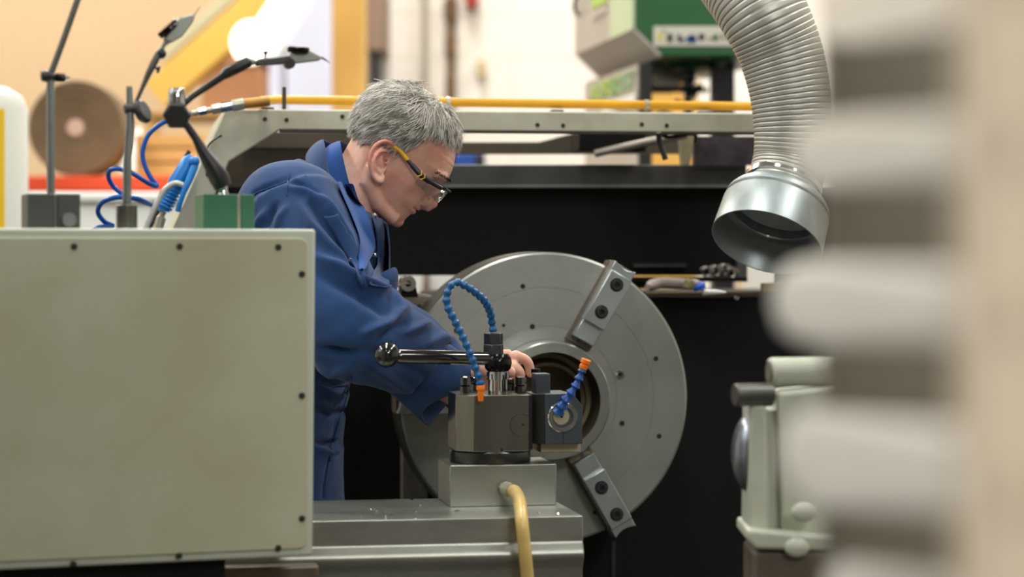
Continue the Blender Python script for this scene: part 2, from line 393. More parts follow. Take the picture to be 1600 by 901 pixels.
ws = tag(MB().prism([P(186, 274.5, Yr + .5), P(232, 274.5, Yr + .5), P(218, 196, Yr + .62), P(194, 215, Yr + .58)], (0, .05, 0)).build('white_sack', M_['white'], bevel=.015, bseg=3), 'white wrapped sack leaning behind the brown reel on the rack', 'sack')
# white tub under the rack beam
tx0, tx1 = P(52, 0, 6.9).x, P(318, 0, 6.9).x
tub = thing('storage_tub', 'large white storage tub standing in front of the orange red rack beam', 'tub', ((tx0 + tx1) / 2, 7.2, 0))
zt_ = P(0, 300, 6.9).z
MB().prism([(tx0 + .02, 6.92, .0), (tx1 - .02, 6.92, .0), (tx1, 6.92, zt_ - .03), (tx0, 6.92, zt_ - .03)], (0, .55, 0)).build('body', M_['white'], tub, bevel=.02, bseg=3)
MB().box((tx0 - .02, 6.9, zt_ - .03), (tx1 + .02, 7.49, zt_)).build('lid', M_['white'], tub, bevel=.008)
# white drum
Yd = 5.2
dx1 = P(42, 0, Yd).x; rr = .16; dc = Vector((dx1 - rr, Yd, 0)); zt = P(0, 136, Yd).z
dr = thing('chemical_drum', 'tall white plastic drum with a yellow label behind the cream casing', 'drum', (dc.x, dc.y, 0))
MB().lathe([(0, 0), (rr - .01, 0), (rr, .02), (rr, zt - .05), (rr - .012, zt - .02), (rr - .045, zt), (0, zt)], dc, (0, 0, 1), 40).build('body', mat('drum_plastic', (214, 214, 204), .45, 0, .03, 4), dr)
mb = MB()
th = [math.radians(a) for a in np.linspace(-112, -36, 15)]
zl0, zl1 = P(0, 362, Yd).z, P(0, 174, Yd).z
mb.rings([[dc + Vector((math.cos(t) * r, math.sin(t) * r, z)) for r, z in ((rr - .002, zl0), (rr + .002, zl0), (rr + .002, zl1), (rr - .002, zl1))] for t in th])
mb.build('label', M_['label'], dr)

# ------------------------------------------------------------------ green machine
Yg = 6.2
def G(px, py, dy=0.0): return P(px, py, Yg) + Vector((0, dy, 0))
BK = P(900, 85, Yg * 1.127) - P(990, 45, Yg)     # direction of its flank
gm = thing('green_machine', 'green machine head with grey flank and symbol strip on a black stand', 'machine', (P(1080, 0, Yg).x, Yg + .3, 0))
bx = [(990, -170), (990, 45), (1033, 88), (1230, 88), (1230, -170)]
MB().prism([G(*p) for p in bx], BK).build('housing', M_['green'], gm, bevel=.004)
def flank(p0, p1, f0, f1, off):
    a, b = G(*p0), G(*p1); o = Vector((-off, -.0, -off * .3))
    return [a + BK * f0 + o, b + BK * f0 + o, b + BK * f1 + o, a + BK * f1 + o]
q = flank((990, -170), (990, 45), 0.0, 0.36, .004); MB().prism(q, (.008, 0, 0)).build('pale_panel', M_['palegreen'], gm)
q = flank((990, -170), (990, 45), 0.36, 1.0, .004); MB().prism(q, (.008, 0, 0)).build('flank_panel', M_['grey'], gm)
q = flank((990, 45), (1033, 88), 0.0, 1.0, .003); MB().prism(q, (.004, 0, .006)).build('lower_panel', M_['grey'], gm)
MB().prism([G(987, -170, -.004), G(990, -170, -.004), G(990, 44, -.004), G(987, 44, -.004)], (0, .012, 0)).build('edge_trim', M_['palegreen'], gm)
# gradient badges: yellow green lettering on the flank
def plane_M(o, xd, yd):
    xd = Vector(xd).normalized(); zd = xd.cross(Vector(yd)).normalized(); yd2 = zd.cross(xd)
    M = Matrix((xd, yd2, zd)).transposed().to_4x4(); M.translation = o; return M
limelet = mat('lime_lettering', (176, 208, 92), .5, 0, .03, 3)
teallet = mat('sage_lettering', (134, 184, 128), .5, 0, .03, 3)
# front casing of the stand carrying the badge
st = [(1000, 96), (1000, 330), (1020, 330), (1020, 96)]
MB().prism([G(*p, .02) for p in st], BK * .9).build('stand_casing', M_['blackframe'], gm, bevel=.003)
q = flank((1000, 98), (1000, 330), 0.02, 0.92, .002)
q = [v + Vector((0, .02, 0)) for v in q]
MB().prism(q, (.006, 0, 0)).build('badge_panel', M_['greylow'], gm)
bo = G(1000, 0, .02) + BK * .80
xdir = -BK.normalized()
zb = P(0, 157, Yg * 1.09).z
M = plane_M(Vector((bo.x - .006, bo.y, zb)), (-BK.x, -BK.y, 0), (0, 0, 1))
text_mesh('lettering', 'AURO', .074, limelet, gm, M @ Matrix.Scale(1.9, 4, (1, 0, 0)), .001)
M2 = M.copy(); M2.translation = M.translation + xdir * .30
text_mesh('lettering', 'BOST', .074, teallet, gm, M2 @ Matrix.Scale(1.7, 4, (1, 0, 0)), .001)
bo2 = Vector((bo.x - .006, bo.y, zb - .045))
MB().prism([bo2 + xdir * .22, bo2 + xdir * .62, bo2 + xdir * .62 + Vector((0, 0, .03)), bo2 + xdir * .12 + Vector((0, 0, .03))], (-.002, 0, 0)).build('badge_line', M_['white'], gm)
# sticker high on the flank
so = G(990, 0, 0) + BK * .64 + Vector((-.009, 0, 0)); so.z = P(0, 14, Yg * 1.08).z
MB().prism([so, so - BK * .24, so - BK * .24 + Vector((0, 0, .12)), so + Vector((0, 0, .12))], (.004, 0, 0)).build('flank_sticker', limelet, gm)
MB().prism([so + Vector((0, 0, -.028)), so - BK * .24 + Vector((0, 0, -.028)), so - BK * .24 + Vector((0, 0, -.008)), so + Vector((0, 0, -.008))], (.004, 0, 0)).build('flank_strip', mat('silver_strip', (190, 184, 180), .4, .3, .05, 5), gm)
ho = G(990, 0, 0) + BK * .88 + Vector((-.012, 0, 0))
MB().tube(spline([Vector((ho.x, ho.y, P(0, 20, Yg * 1.1).z)), Vector((ho.x - .012, ho.y - .03, P(0, 8, Yg * 1.1).z)), Vector((ho.x, ho.y - .05, P(0, -20, Yg * 1.1).z))], 6), .006, 8).build('flank_cable', M_['blackframe'], gm)
# symbol strip
def gq(x0, y0, x1, y1, off=-.004, d=.004): return [G(x0, y1, off), G(x1, y1, off), G(x1, y0, off), G(x0, y0, off)]
sp = MB().prism(gq(1021, 41, 1215, 72), (0, .004, 0)).build('symbol_strip', mat('strip_card', (212, 208, 190), .5, 0, .05, 6), gm)
def sym(shape, m):
    mb = MB()
    for (x0, y0, x1, y1) in shape: mb.prism(gq(x0, y0, x1, y1, -.0055), (0, .002, 0))
    return mb.build('symbol', m, sp, smooth=0)
sy = mat('symbol_dark', (66, 62, 58), .6, 0, .1, 30); syg = mat('symbol_green', (60, 106, 70), .6, 0, .1, 30); syy = mat('symbol_yellow', (216, 208, 90), .6); syb = mat('symbol_blue', (36, 96, 168), .6); sybr = mat('symbol_brown', (70, 48, 48), .6)
sym([(1027, 55, 1034, 64), (1028, 51, 1036, 53)], syy); sym([(1042, 53, 1051, 66)], sy); sym([(1035, 47, 1040, 49)], sy)
sym([(1058, 54, 1064, 66), (1064, 60, 1069, 66)], sy); sym([(1072, 57, 1088, 67)], syb); sym([(1077, 54, 1084, 66)], mat('symbol_navy', (30, 60, 110), .6))
mb = MB(); mb.cyl(G(1096, 58, -.0055), G(1096, 58, -.0035), .0095, seg=16); mb.build('symbol', sybr, sp)
sym([(1107, 59, 1113, 62)], sy); sym([(1114, 54, 1122, 64)], syg); sym([(1126, 58, 1132, 61), (1128, 50, 1130, 58)], sy); sym([(1136, 54, 1141, 64)], syg); sym([(1147, 55, 1156, 65)], sy); sym([(1162, 55, 1172, 65)], syb)
# underside: tray, dish, chrome union, posts
MB().prism([G(1020, 124, .25), G(1072, 124, .25), G(1092, 90, .25), G(1020, 90, .25)], (0, .3, 0)).build('rear_tray', mat('tray_taupe', (152, 146, 128), .5, .1, .1, 6), gm)
d0 = G(1105, 88, .22)
MB().lathe([(0, 0), (.105, 0), (.1, -.02), (.06, -.03), (0, -.03)], d0, (0, 0, 1), 40).build('outlet_dish', mat('dark_green_dish', (6, 74, 34), .35, 0, .1, 5), gm)
u0 = G(1086, 104, .22)
MB().lathe([(.012, 0), (.024, -.004), (.024, -.022), (.016, -.03), (.027, -.034), (.027, -.052), (.014, -.06), (.014, -.2)], u0, (0, 0, 1), 8).build('chrome_union', M_['chrome'], gm, smooth=20)
u1 = G(1077, 140, .2)
MB().lathe([(.008, 0), (.022, .004), (.022, .03), (.012, .036), (.012, .06)], u1, (.9, -.2, .35), 8).build('pipe_elbow', M_['chrome'], gm, smooth=20)
for x0, x1, dy in ((1120, 1126, .1), (1126, 1156, .14)):
    MB().box(tuple(P(x0, 400, Yg) * 1)[:1] + (Yg + dy, 0), (P(x1, 0, Yg).x, Yg + dy + .12, P(0, 90, Yg).z)).build('post', M_['blackframe'], gm, bevel=.004)
MB().box((P(1018, 0, Yg).x, Yg + .3, P(0, 131, Yg).z), (P(1122, 0, Yg).x, Yg + .34, P(0, 124, Yg).z)).build('cross_bar', M_['blackframe'], gm, bevel=.003)
for x0, x1 in ((1020, 1050), (1050, 1080)):
    pass
MB().tube(spline([G(1018, 148, .28), G(1034, 156, .28), G(1050, 160, .28), G(1064, 154, .28), G(1074, 146, .28)], 5), .009, 8).build('sagging_cable', M_['blackframe'], gm)
ob = thing('yellow_bin', 'orange yellow bin seen through the black stand of the green machine', 'bin', (P(1046, 0, 8).x, 8.1, 0))
MB().prism([(P(1000, 0, 8).x, 8, 0), (P(1085, 0, 8).x, 8, 0), (P(1092, 0, 8).x, 8, P(0, 112, 8).z), (P(994, 0, 8).x, 8, P(0, 112, 8).z)], (0, .4, 0)).build('body', mat('bin_yellow', (244, 188, 92), .5, 0, .04, 3), ob, bevel=.01)
MB().box((P(990, 0, 8).x, 7.98, P(0, 112, 8).z), (P(1096, 0, 8).x, 8.42, P(0, 100, 8).z)).build('rim', MATS['bin_yellow'], ob, bevel=.006)
bc = thing('blue_case', 'blue case on the floor glimpsed through the slot above the guard bar', 'case', (P(736, 0, 8).x, 8.6, 0))
MB().box((P(700, 0, 8.5).x, 8.5, 0), (P(757, 0, 8.5).x, 8.9, P(0, 236, 8.5).z)).build('body', mat('case_blue', (24, 72, 160), .5, 0, .05, 5), bc, bevel=.01)
MB().box((P(742, 0, 8.5).x, 8.49, .05), (P(757, 0, 8.5).x, 8.5, P(0, 240, 8.5).z)).build('end_cap', M_['blackframe'], bc, bevel=.003)
# ------------------------------------------------------------------ lathe hood (fixed splash guard)
def lp(pts, yl): return [L(px, py, yl) for px, py in pts]
YF, YB = 0.16, 0.74
hd = thing('lathe_hood', 'chipped cream sheet metal hood arching over the lathe behind the worker', 'machine hood', W(760, 430, .45) * 1.0)
outer = [(258, 384), (352, 170), (1240, 177)]
inner = [(1240, 208), (437, 203), (358, 252), (302, 384)]
MB(LM).prism(lp(outer + inner, YF), (0, .022, 0)).build('front_lip', M_['hood'], hd, bevel=.003)
# bolt holes of the lip
for px, py in ((414, 186), (448, 187), (535, 182), (325, 272), (840, 195), (880, 196), (1003, 194), (1042, 196)):
    p = L(px, py, YF - .0015); MB(LM).cyl(p, p + Vector((0, .003, 0)), .0042, seg=10).build('screw', M_['screwdark'], hd)
# folded seam and oily drip edge along the bottom of the lip
MB(LM).prism(lp([(437, 202), (1240, 207), (1240, 211), (437, 206)], YF - .002), (0, .01, 0)).build('drip_edge', M_['hoodwear'], hd)
a = lp([(258, 384), (352, 170), (1240, 177)], YF + .02)
t = .006
mb = MB(LM)
for p, q in ((a[0], a[1]), (a[1], a[2])):
    d = (q - p).normalized(); n = Vector((d.z, 0, -d.x)) * t
    mb2 = MB(LM); mb2.prism([p, q, q + n, p + n], (0, .14 if abs(d.x) > .9 else YB - YF - .02, 0))
    mb2.build('roof_sheet' if abs(d.x) > .9 else 'side_sheet', M_['hood'], hd, bevel=.001)
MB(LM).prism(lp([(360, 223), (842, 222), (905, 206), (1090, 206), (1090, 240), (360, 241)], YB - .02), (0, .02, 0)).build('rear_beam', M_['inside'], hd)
MB(LM).tube([L(930, 240, .5), L(1010, 222, .45), L(1075, 210, .4)], .008, 8).build('stay_bar', mat('stay_grey', (150, 140, 126), .5, .2, .1, 20), hd)
MB(LM).box(tuple(L(905, 236, .5)), tuple(L(1000, 209, .56) + Vector((0, .03, 0)))).build('bracket', M_['head'], hd, bevel=.003)
MB(LM).prism(lp([(1085, 213), (1240, 213), (1240, 258), (1085, 258)], .52), (0, .02, 0)).build('end_plate', mat('end_plate_plum', (70, 62, 66), .5, .2, .35, 30), hd)
MB(LM).prism(lp([(1062, 210), (1086, 210), (1078, 258), (1066, 258)], .5), (0, .02, 0)).build('end_bracket', mat('end_bracket_tan', (150, 140, 108), .5, .1, .2, 20), hd)
# dark brown back sheet of the left bay
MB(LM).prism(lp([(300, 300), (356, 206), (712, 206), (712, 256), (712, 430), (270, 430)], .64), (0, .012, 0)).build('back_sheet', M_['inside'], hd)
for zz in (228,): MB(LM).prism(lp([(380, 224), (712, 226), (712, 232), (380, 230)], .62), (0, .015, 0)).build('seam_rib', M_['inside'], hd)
# hanging black strap under the lip
tag(MB(LM).tube(spline([L(1029, 207, .12), L(1031, 222, .125), L(1040, 249, .12)], 6), .0055, 8).build('hanging_strap', M_['plast']), 'black strap end hanging below the chipped hood lip', 'strap')
tag(MB(LM).tube(spline([L(1034, 211, .22), L(1050, 214, .21), L(1084, 209, .21), L(1086, 224, .21)], 6), .004, 8).build('hanging_cable', M_['plast']), 'short black cable looped under the hood lip beside the hanging strap', 'cable')

# ------------------------------------------------------------------ black guard and headstock
gd = thing('lathe_guard', 'black sheet guard with a grey top bar across the back of the lathe', 'machine guard', W(880, 432, .56))
MB(LM).prism(lp([(300, 292), (1164, 292), (1152, 430), (300, 430)], .56), (0, .012, 0)).build('sheet', M_['guard'], gd)
MB(LM).prism(lp([(1213, 292), (1520, 292), (1520, 452), (1213, 452)], .55), (0, .012, 0)).build('sheet', M_['guard'], gd)
MB(LM).prism(lp([(560, 257), (1167, 257), (1167, 292), (560, 292)], .545), (0, .05, 0)).build('top_bar', M_['bar'], gd, bevel=.003)
MB(LM).prism(lp([(560, 288.5), (1166, 288.5), (1166, 292.5), (560, 292.5)], .54), (0, .006, 0)).build('bar_lip', mat('bare_lip', (150, 148, 142), .4, .5, .1, 20), gd)
MB(LM).prism(lp([(1152, 292), (1168, 292), (1168, 437), (1152, 437)], .545), (0, .03, 0)).build('post', M_['bar'], gd, bevel=.002)
MB(LM).prism(lp([(990, 412), (1072, 412), (1072, 417), (990, 417)], .548), (0, .01, 0)).build('stiffener', mat('stiffener_grey', (66, 66, 64), .4, .4, .1, 20), gd)

hs = thing('headstock', 'black headstock casing of the lathe behind the chuck', 'headstock', Vector((W(880, 900, .5).x, W(880, 900, .5).y, 0)))
zb = -CC.z
tl = L(500, 462, .2); tr = L(1500, 458, .2)
zt = tr.z
xs_ = L(735, 500, .2).x; zl_ = L(700, 492, .2).z
MB(LM).prism([(L(500, 500, .2).x, .2, zb), (tr.x, .2, zb), (tr.x, .2, zt), (xs_, .2, zt), (xs_, .2, zl_), (L(500, 500, .2).x, .2, zl_)], (0, .75, 0)).build('casing', M_['head'], hs, bevel=.012, bseg=3)
MB(LM).prism(lp([(1010, 456), (1500, 452), (1500, 462), (1010, 462)], .18), (0, .019, 0)).build('ledge', M_['tray'], hs, bevel=.002)
MB(LM).prism(lp([(1190, 442), (1300, 440), (1300, 457), (1190, 457)], .17), (0, .0095, 0)).build('brass_strip', mat('oily_brass', (112, 92, 40), .45, .4, .2, 30), hs, bevel=.002)
p = L(1151, 465, .2); MB(LM).lathe([(0, -.006), (.003, -.006), (.0045, -.002), (.0045, .002), (0, .002)], p, (0, 1, 0), 12).build('rivet', M_['white'], hs)
MB(LM).lathe([(.10, -.0), (.10, -.06), (.085, -.07), (.085, -.0)], L(852, 622, .2), (0, 1, 0), 40, closed=True).build('spindle_nose', M_['chuckrim'], hs)
# door seams
MB(LM).prism(lp([(956, 846), (962, 846), (962, 901), (956, 901)], .196), (0, .006, 0)).build('seam', M_['blackframe'], hs)
# things lying on the headstock
zt_w = CC.z + zt
rg = tag(MB(LM).tube(spline([L(1012, 448, .24), L(1030, 442, .3), L(1062, 443, .3), L(1100, 445, .26)], 5), [.006] * 2 + [.011] * 12 + [.006] * 2, 10).build('cleaning_rag', M_['swarf']), 'crumpled pinkish rag lying on the headstock beside the blue capped bottle', 'rag')
mk = thing('marker_bottle', 'small clear bottle with a blue cap lying on the headstock ledge', 'bottle', W(1090, 456, .17))
MB(LM).tube([L(1094, 452, .15), L(1092, 446, .15), L(1090, 444, .15)], [.012, .012, .009], 14).build('cap', M_['bluetag'], mk)
MB(LM).tube([L(1076, 450, .155), L(1078, 440, .155), L(1080, 437, .155)], [.011, .011, .008], 14).build('body', mat('bottle_amber', (128, 116, 76), .3, 0, .1, 30), mk)
MB(LM).tube([L(1098, 456.5, .15), L(1118, 456, .15), L(1134, 456.5, .15)], [.006, .005, .002], 10).build('nozzle', M_['white'], mk)
pw = tag(MB().box((P(1160, 0, 8.2).x, 8.2, 0), (P(1222, 0, 8.2).x, 8.6, P(0, 400, 8.2).z)).build('white_cabinet', M_['white'], bevel=.01), 'white cabinet glimpsed through the gap under the duct collar', 'cabinet')
pw2 = thing('parts_bin', 'bright white parts bin seen through the gap beside the chuck', 'bin', (P(670, 0, 7.2).x, 7.4, 0))
MB().box((P(600, 0, 7.2).x, 7.2, 0), (P(735, 0, 7.2).x, 7.6, P(0, 405, 7.2).z)).build('body', M_['white'], pw2, bevel=.01)
MB().tube([P(666, 425, 7.18), P(666, 448, 7.18), P(666, 462, 7.18)], [.008, .011, .016], 12).build('handle', M_['pipebrown'], pw2)
# swarf curls along the guard foot
for k, (px, py) in enumerate(((1108, 428), (1122, 426), (1136, 424), (1146, 429))):
    c = L(px, py + 6, .5); pts = [c + Vector((math.cos(a) * .010, .004 * a, .012 + math.sin(a) * .010)) for a in np.linspace(0, 9, 28)]
    o = tag(MB(LM).tube(pts, .0022, 6).build('metal_swarf', mat('swarf_steel', (150, 140, 130), .3, .8, .1, 40)), 'curl of dark metal swarf lying at the foot of the black guard', 'swarf', 'swarf curls at the guard foot')
MB(LM).prism(lp([(985, 433), (1168, 433), (1168, 440), (985, 440)], .45), (0, .15, 0)).build('foot_rail', M_['head'], gd)
MB(LM).prism(lp([(985, 438), (1030, 438), (1030, 450), (985, 450)], .46), (0, .08, 0)).build('foot_bracket', M_['head'], gd)

# grey knob and clamp block left of the chuck
kb = thing('clamp_block', 'worn grey clamp block with a round knurled knob beyond the chuck rim', 'clamp', Vector((W(650, 500, .16).x, W(650, 500, .16).y, 0)))
k0 = L(638, 443, .12)
MB(LM).lathe([(.006, .004), (.006, -.0), (.0145, -.0), (.0155, .004), (.0155, .03), (.012, .034), (.012, .09), (.006, .09)], k0, (0, 1, 0), 28, closed=True).build('knob', M_['knobgrey'], kb, smooth=30)
MB(LM).prism(lp([(621, 461), (644, 456), (690, 463), (690, 520), (621, 520)], .135), (0, .055, 0)).build('block', M_['cast'], kb, bevel=.006, bseg=3)
MB(LM).prism(lp([(628, 446), (650, 446), (654, 464), (626, 464)], .132), (0, .05, 0)).build('bracket', M_['head'], kb, bevel=.003)
for px, py in ((633, 479), (655, 478)):
    p = L(px, py, .135); MB(LM).cyl(p + Vector((0, -.002, 0)), p + Vector((0, .004, 0)), .004, seg=10).build('screw', M_['screwdark'], kb)
MB(LM).box((L(630, 520, .14).x, .14, zb), (L(668, 520, .14).x, .185, L(621, 519, .14).z)).build('foot', M_['cast'], kb)

# ------------------------------------------------------------------ chuck
RC = 228 * 4.25 / FP
ch = thing('lathe_chuck', 'large round grey steel three jaw chuck facing the worker', 'chuck', LM @ Vector((0, .06, -RC)))
MB(LM).lathe([(.085, 0), (RC - .004, 0), (RC, .003), (RC, .045), (RC - .004, .05), (RC - .004, .128), (.085, .128)], (0, 0, 0), (0, 1, 0), 128, closed=True).build('body', [M_['chuck']], ch, smooth=30)
MB(LM).lathe([(RC - .002, .006), (RC + .0015, .006), (RC + .0015, .124), (RC - .002, .124)], (0, 0, 0), (0, 1, 0), 128, closed=True).build('rim', M_['chuckrim'], ch, smooth=30)
MB(LM).lathe([(.0845, .01), (.0845, .127), (.08, .127), (.08, .01)], (0, 0, 0), (0, 1, 0), 64, closed=True).build('bore', M_['bore'], ch, smooth=30)
MB(LM).lathe([(0, .118), (.0835, .118), (.0835, .124), (0, .124)], (0, 0, 0), (0, 1, 0), 64).build('bore_plate', M_['bore'], ch)
for px, py, r in ((817, 447, .0045), (832, 510, .0048), (1025, 560, .0045), (972, 661, .0048), (1030, 681, .0045), (713, 516, .0045), (787, 508, .003), (748, 462, .0042), (930, 800, .0042)):
    p = L(px, py, -.0012); MB(LM).lathe([(0, -.0002), (r, -.0002), (r, .002), (0, .002)], p, (0, 1, 0), 14).build('hole', M_['hole'], ch)
p = L(969, 585, 0)
sc = MB(LM).lathe([(.0075, -.003), (.0085, -.002), (.0085, .002), (.0042, .002), (.0042, -.003)], p, (0, 1, 0), 24, closed=True).build('socket_screw', M_['chrome'], ch)
MB(LM).lathe([(0, -.0008), (.0043, -.0008), (.0043, .001), (0, .001)], p, (0, 1, 0), 6).build('socket', M_['hole'], sc)
# engraved fine rings
for r in (.135, .205):
    MB(LM).lathe([(r - .0004, -.0004), (r + .0004, -.0004), (r + .0004, .001), (r - .0004, .001)], (0, 0, 0), (0, 1, 0), 96, closed=True).build('turned_line', mat('turned_line', (158, 160, 154), .3, .8, .05, 10), ch)
def jaw(ang, steel, dark):
    R = Matrix.Rotation(-ang, 4, 'Y')     # local x -> radial
    M = LM @ R
    w = .022
    def bxx(r0, r1, y0, y1, hw): return MB(M).box((r0, y0, -hw), (r1, y1, hw))
    # base in its slot
    base = bxx(.1135, RC + .012, -.026, .03, .024).build('jaw', dark, ch, bevel=.0015)
    # body with counterbores
    mb = MB(M)
    holes = [(.185, .0), (.242, .0)]
    r0, r1 = .158, .262
    body = bxx(r0, r1, -.062, -.026, w).build('jaw_body', steel, base, bevel=.0015)
    for hr, _ in holes:
        MB(M).lathe([(0, -.0628), (.0125, -.0628), (.0125, -.061), (0, -.061)], (hr, 0, 0), (0, 1, 0), 32).build('counterbore', M_['hole'], base)
        MB(M).lathe([(.0092, -.0665), (.0098, -.0655), (.0098, -.062), (.0052, -.062), (.0052, -.0665)], (hr, 0, 0), (0, 1, 0), 28, closed=True).build('bolt', M_['blackox'], base)
    # stepped ends: inner nose and outer toe, each lower than the body
    bxx(.124, r0 + .001, -.05, -.024, w - .001).build('jaw_nose', steel, base, bevel=.0015)
    mb = MB(M)
    n = 10; arc = [(.281 - .006 * math.sin(PI * k / n), -.052, -w + 2 * w * k / n) for k in range(n + 1)]
    mb.prism([(r1 - .002, -.052, -w), *arc, (r1 - .002, -.052, w)], (0, .04, 0))
    mb.build('jaw_toe', steel, base, bevel=.0012)
    MB(M).tube([(.1135, -.02, .004), (.122, -.02, .004), (.128, -.02, .004)], [.006, .007, .007], 12).build('jaw_screw', M_['blackox'], base)
    return base
j1 = jaw(math.radians(60), M_['jaw'], M_['jawdark'])
j2 = jaw(math.radians(-60), M_['jaw'], M_['jawdark'])
j3 = jaw(math.radians(180), M_['jaw'], M_['jawdark'])
# workpiece ring clamped in the jaws
rgc = L(862, 628, -.075)
wk = thing('workpiece_ring', 'bright turned steel ring clamped in the middle of the chuck', 'ring', LM @ Vector((rgc.x, -.03, rgc.z - .108)))
MB(LM).lathe([(.089, -.075), (.1055, -.075), (.108, -.072), (.108, -.006), (.089, -.006)], (rgc.x * .35, 0, rgc.z * .35), (0, 1, 0), 96, closed=True).build('ring', M_['ring'], wk, smooth=30)
MB(LM).lathe([(.0888, -.07), (.0888, -.008), (.07, -.008), (.062, -.03), (.068, -.034), (.076, -.012), (.084, -.014)], (rgc.x * .35, 0, rgc.z * .35), (0, 1, 0), 96, closed=True).build('inner_step', M_['bore'], wk, smooth=30)

# ------------------------------------------------------------------ carriage, slide block, tool post
YC = -.80
cr0 = L(911, 805.5, YC); xl = L(345, 815, YC).x; xr = cr0.x; zc = cr0.z
yb = -.515
cg = thing('lathe_carriage', 'broad worn steel cross slide running in front of the chuck', 'lathe carriage', LM @ Vector(((xl + xr) / 2, -.6, zb)))
mb = MB(LM)
h1 = .055
prof = [(YC, zc), (YC, zc - .034), (YC, zc - .036), *[(YC - .009 * math.sin(PI * k / 14) ** 1.3, zc - .038 - .038 * k / 14) for k in range(15)], (YC + .002, zc - .080), (YC + .004, zc - .16), (yb, zc - .16), (yb, zc)]
mb.prism([(xl, y, z) for y, z in prof], (xr - xl, 0, 0)).build('slide', M_['carriage'], cg, bevel=.0015, smooth=50)
MB(LM).box((xl + .05, YC + .05, zb), (xr - .02, yb, zc - .16)).build('apron', M_['head'], cg, bevel=.01)
# lower bed way in front, seen under the casing
mb = MB(LM); q = L(500, 884, YC - .06)
mb.box((xl - .02, YC - .05, q.z - .05), (L(500, 884, YC - .06).x, YC - .014, q.z)).build('bed_way', mat('bed_way_steel', (118, 106, 94), .4, .7, .2, 10), cg, bevel=.004)
# chips on the slide
random.seed(4)
for k in range(26):
    x = random.uniform(L(520, 800, -.7).x, xr - .02); y = random.uniform(YC + .015, yb - .01)
    if L(678, 780, -.6).x - .01 < x < L(872, 780, -.6).x and y > -.67: continue
    c = Vector((x, y, zc + .0015)); s = random.uniform(.0012, .003)
    o = MB(LM).prism([c + Vector((random.uniform(-s, s) * 1.5, random.uniform(-s, s), -.0012)) for _ in range(1)] + [c + Vector((s * 1.6, 0, -.0012)), c + Vector((.2 * s, s, .0002)), c + Vector((-s, -.3 * s, -.0008))], (0, 0, .0012)).build('metal_chip', M_['chrome'], smooth=0)
    tag(o, 'tiny bright metal chip lying on the steel cross slide', 'metal chip', 'metal chips on the cross slide')
YK = -.65
bl = L(703, 791, YK); bx1 = L(869.5, 790, YK).x; bz1 = L(703, 727, YK).z
bk = thing('slide_block', 'square milled steel block under the tool post with a tan hose', 'block', LM @ Vector(((bl.x + bx1) / 2, YK + .06, zc)))
MB(LM).box((bl.x, YK, zc), (bx1, YK + .128, bz1)).build('body', M_['block'], bk, bevel=.0015)
fp0 = L(786, 761, YK)
MB(LM).cyl(fp0 + Vector((0, .002, 0)), fp0 + Vector((.004, -.012, -.001)), .0075, seg=6).build('fitting', M_['fit'], bk, smooth=20)
hp = [fp0 + Vector((.003, -.010, -.001)), fp0 + Vector((.010, -.022, -.003)), L(805, 768, YK - .045), L(811, 779, YK - .09), L(813, 789, YK - .14), L(815, 811, YK - .186), L(819, 850, YK - .194), L(824, 900, YK - .19), L(828, 960, YK - .18), L(828, 1100, YK - .18)]
hs_ = thing('coolant_hose', 'tan rubber hose curving down from the milled steel block', 'hose', LM @ hp[-1])
MB(LM).tube(spline(hp, 8), .0098, 18).build('hose', M_['tanhose'], hs_)
MB(LM).tube([hp[0] + Vector((-.001, .002, 0)), hp[1] + Vector((.0, -.002, 0))], .0112, 18).build('clip', M_['fit'], hs_)

# tool post
tz0 = L(740, 706, YK).z; tz1 = L(740, 617, YK).z
xf0, xf1 = L(741, 617, YK).x, L(826.5, 617, YK).x
cc = .024
foot = [(xf0, YK), (xf1, YK), (xf1, YK + .11), (xf0 + .01, YK + .13), (xf0 - cc, YK + .115), (xf0 - cc - .002, YK + cc)]
xm, ym = (xf0 + xf1) / 2 + .0, YK + .058
tp = thing('tool_post', 'chamfered steel tool post with a long handle standing on the milled block', 'tool post', LM @ Vector((xm, ym, bz1)))
MB(LM).lathe([(0, 0), (.0625, 0), (.064, .003), (.064, tz0 - bz1 - .003), (.062, tz0 - bz1), (0, tz0 - bz1)], (xm - .008, ym + .004, bz1), (0, 0, 1), 64).build('base_disc', M_['disc'], tp, smooth=30)
MB(LM).prism([(x, y, tz0) for x, y in foot], (0, 0, tz1 - tz0)).build('body', M_['post'], tp, bevel=.0012)
# scribed circle and centre dot on the front face
p = L(814.5, 663.5, YK)
rr = .0175; arc = [p + Vector((rr * math.cos(a), -.0002, rr * math.sin(a))) for a in np.linspace(math.radians(46), math.radians(314), 40)]
MB(LM).tube(arc, .0006, 6).build('scribed_circle', M_['screwdark'], tp)
MB(LM).cyl(p + Vector((.0028, -.0006, 0)), p + Vector((.0028, .0006, 0)), .0021, seg=12).build('centre_dot', M_['hole'], tp)
p2 = L(784, 702, YK); MB(LM).cyl(p2 + Vector((0, -.0005, 0)), p2 + Vector((0, .001, 0)), .0022, seg=12).build('oil_hole', M_['hole'], tp)
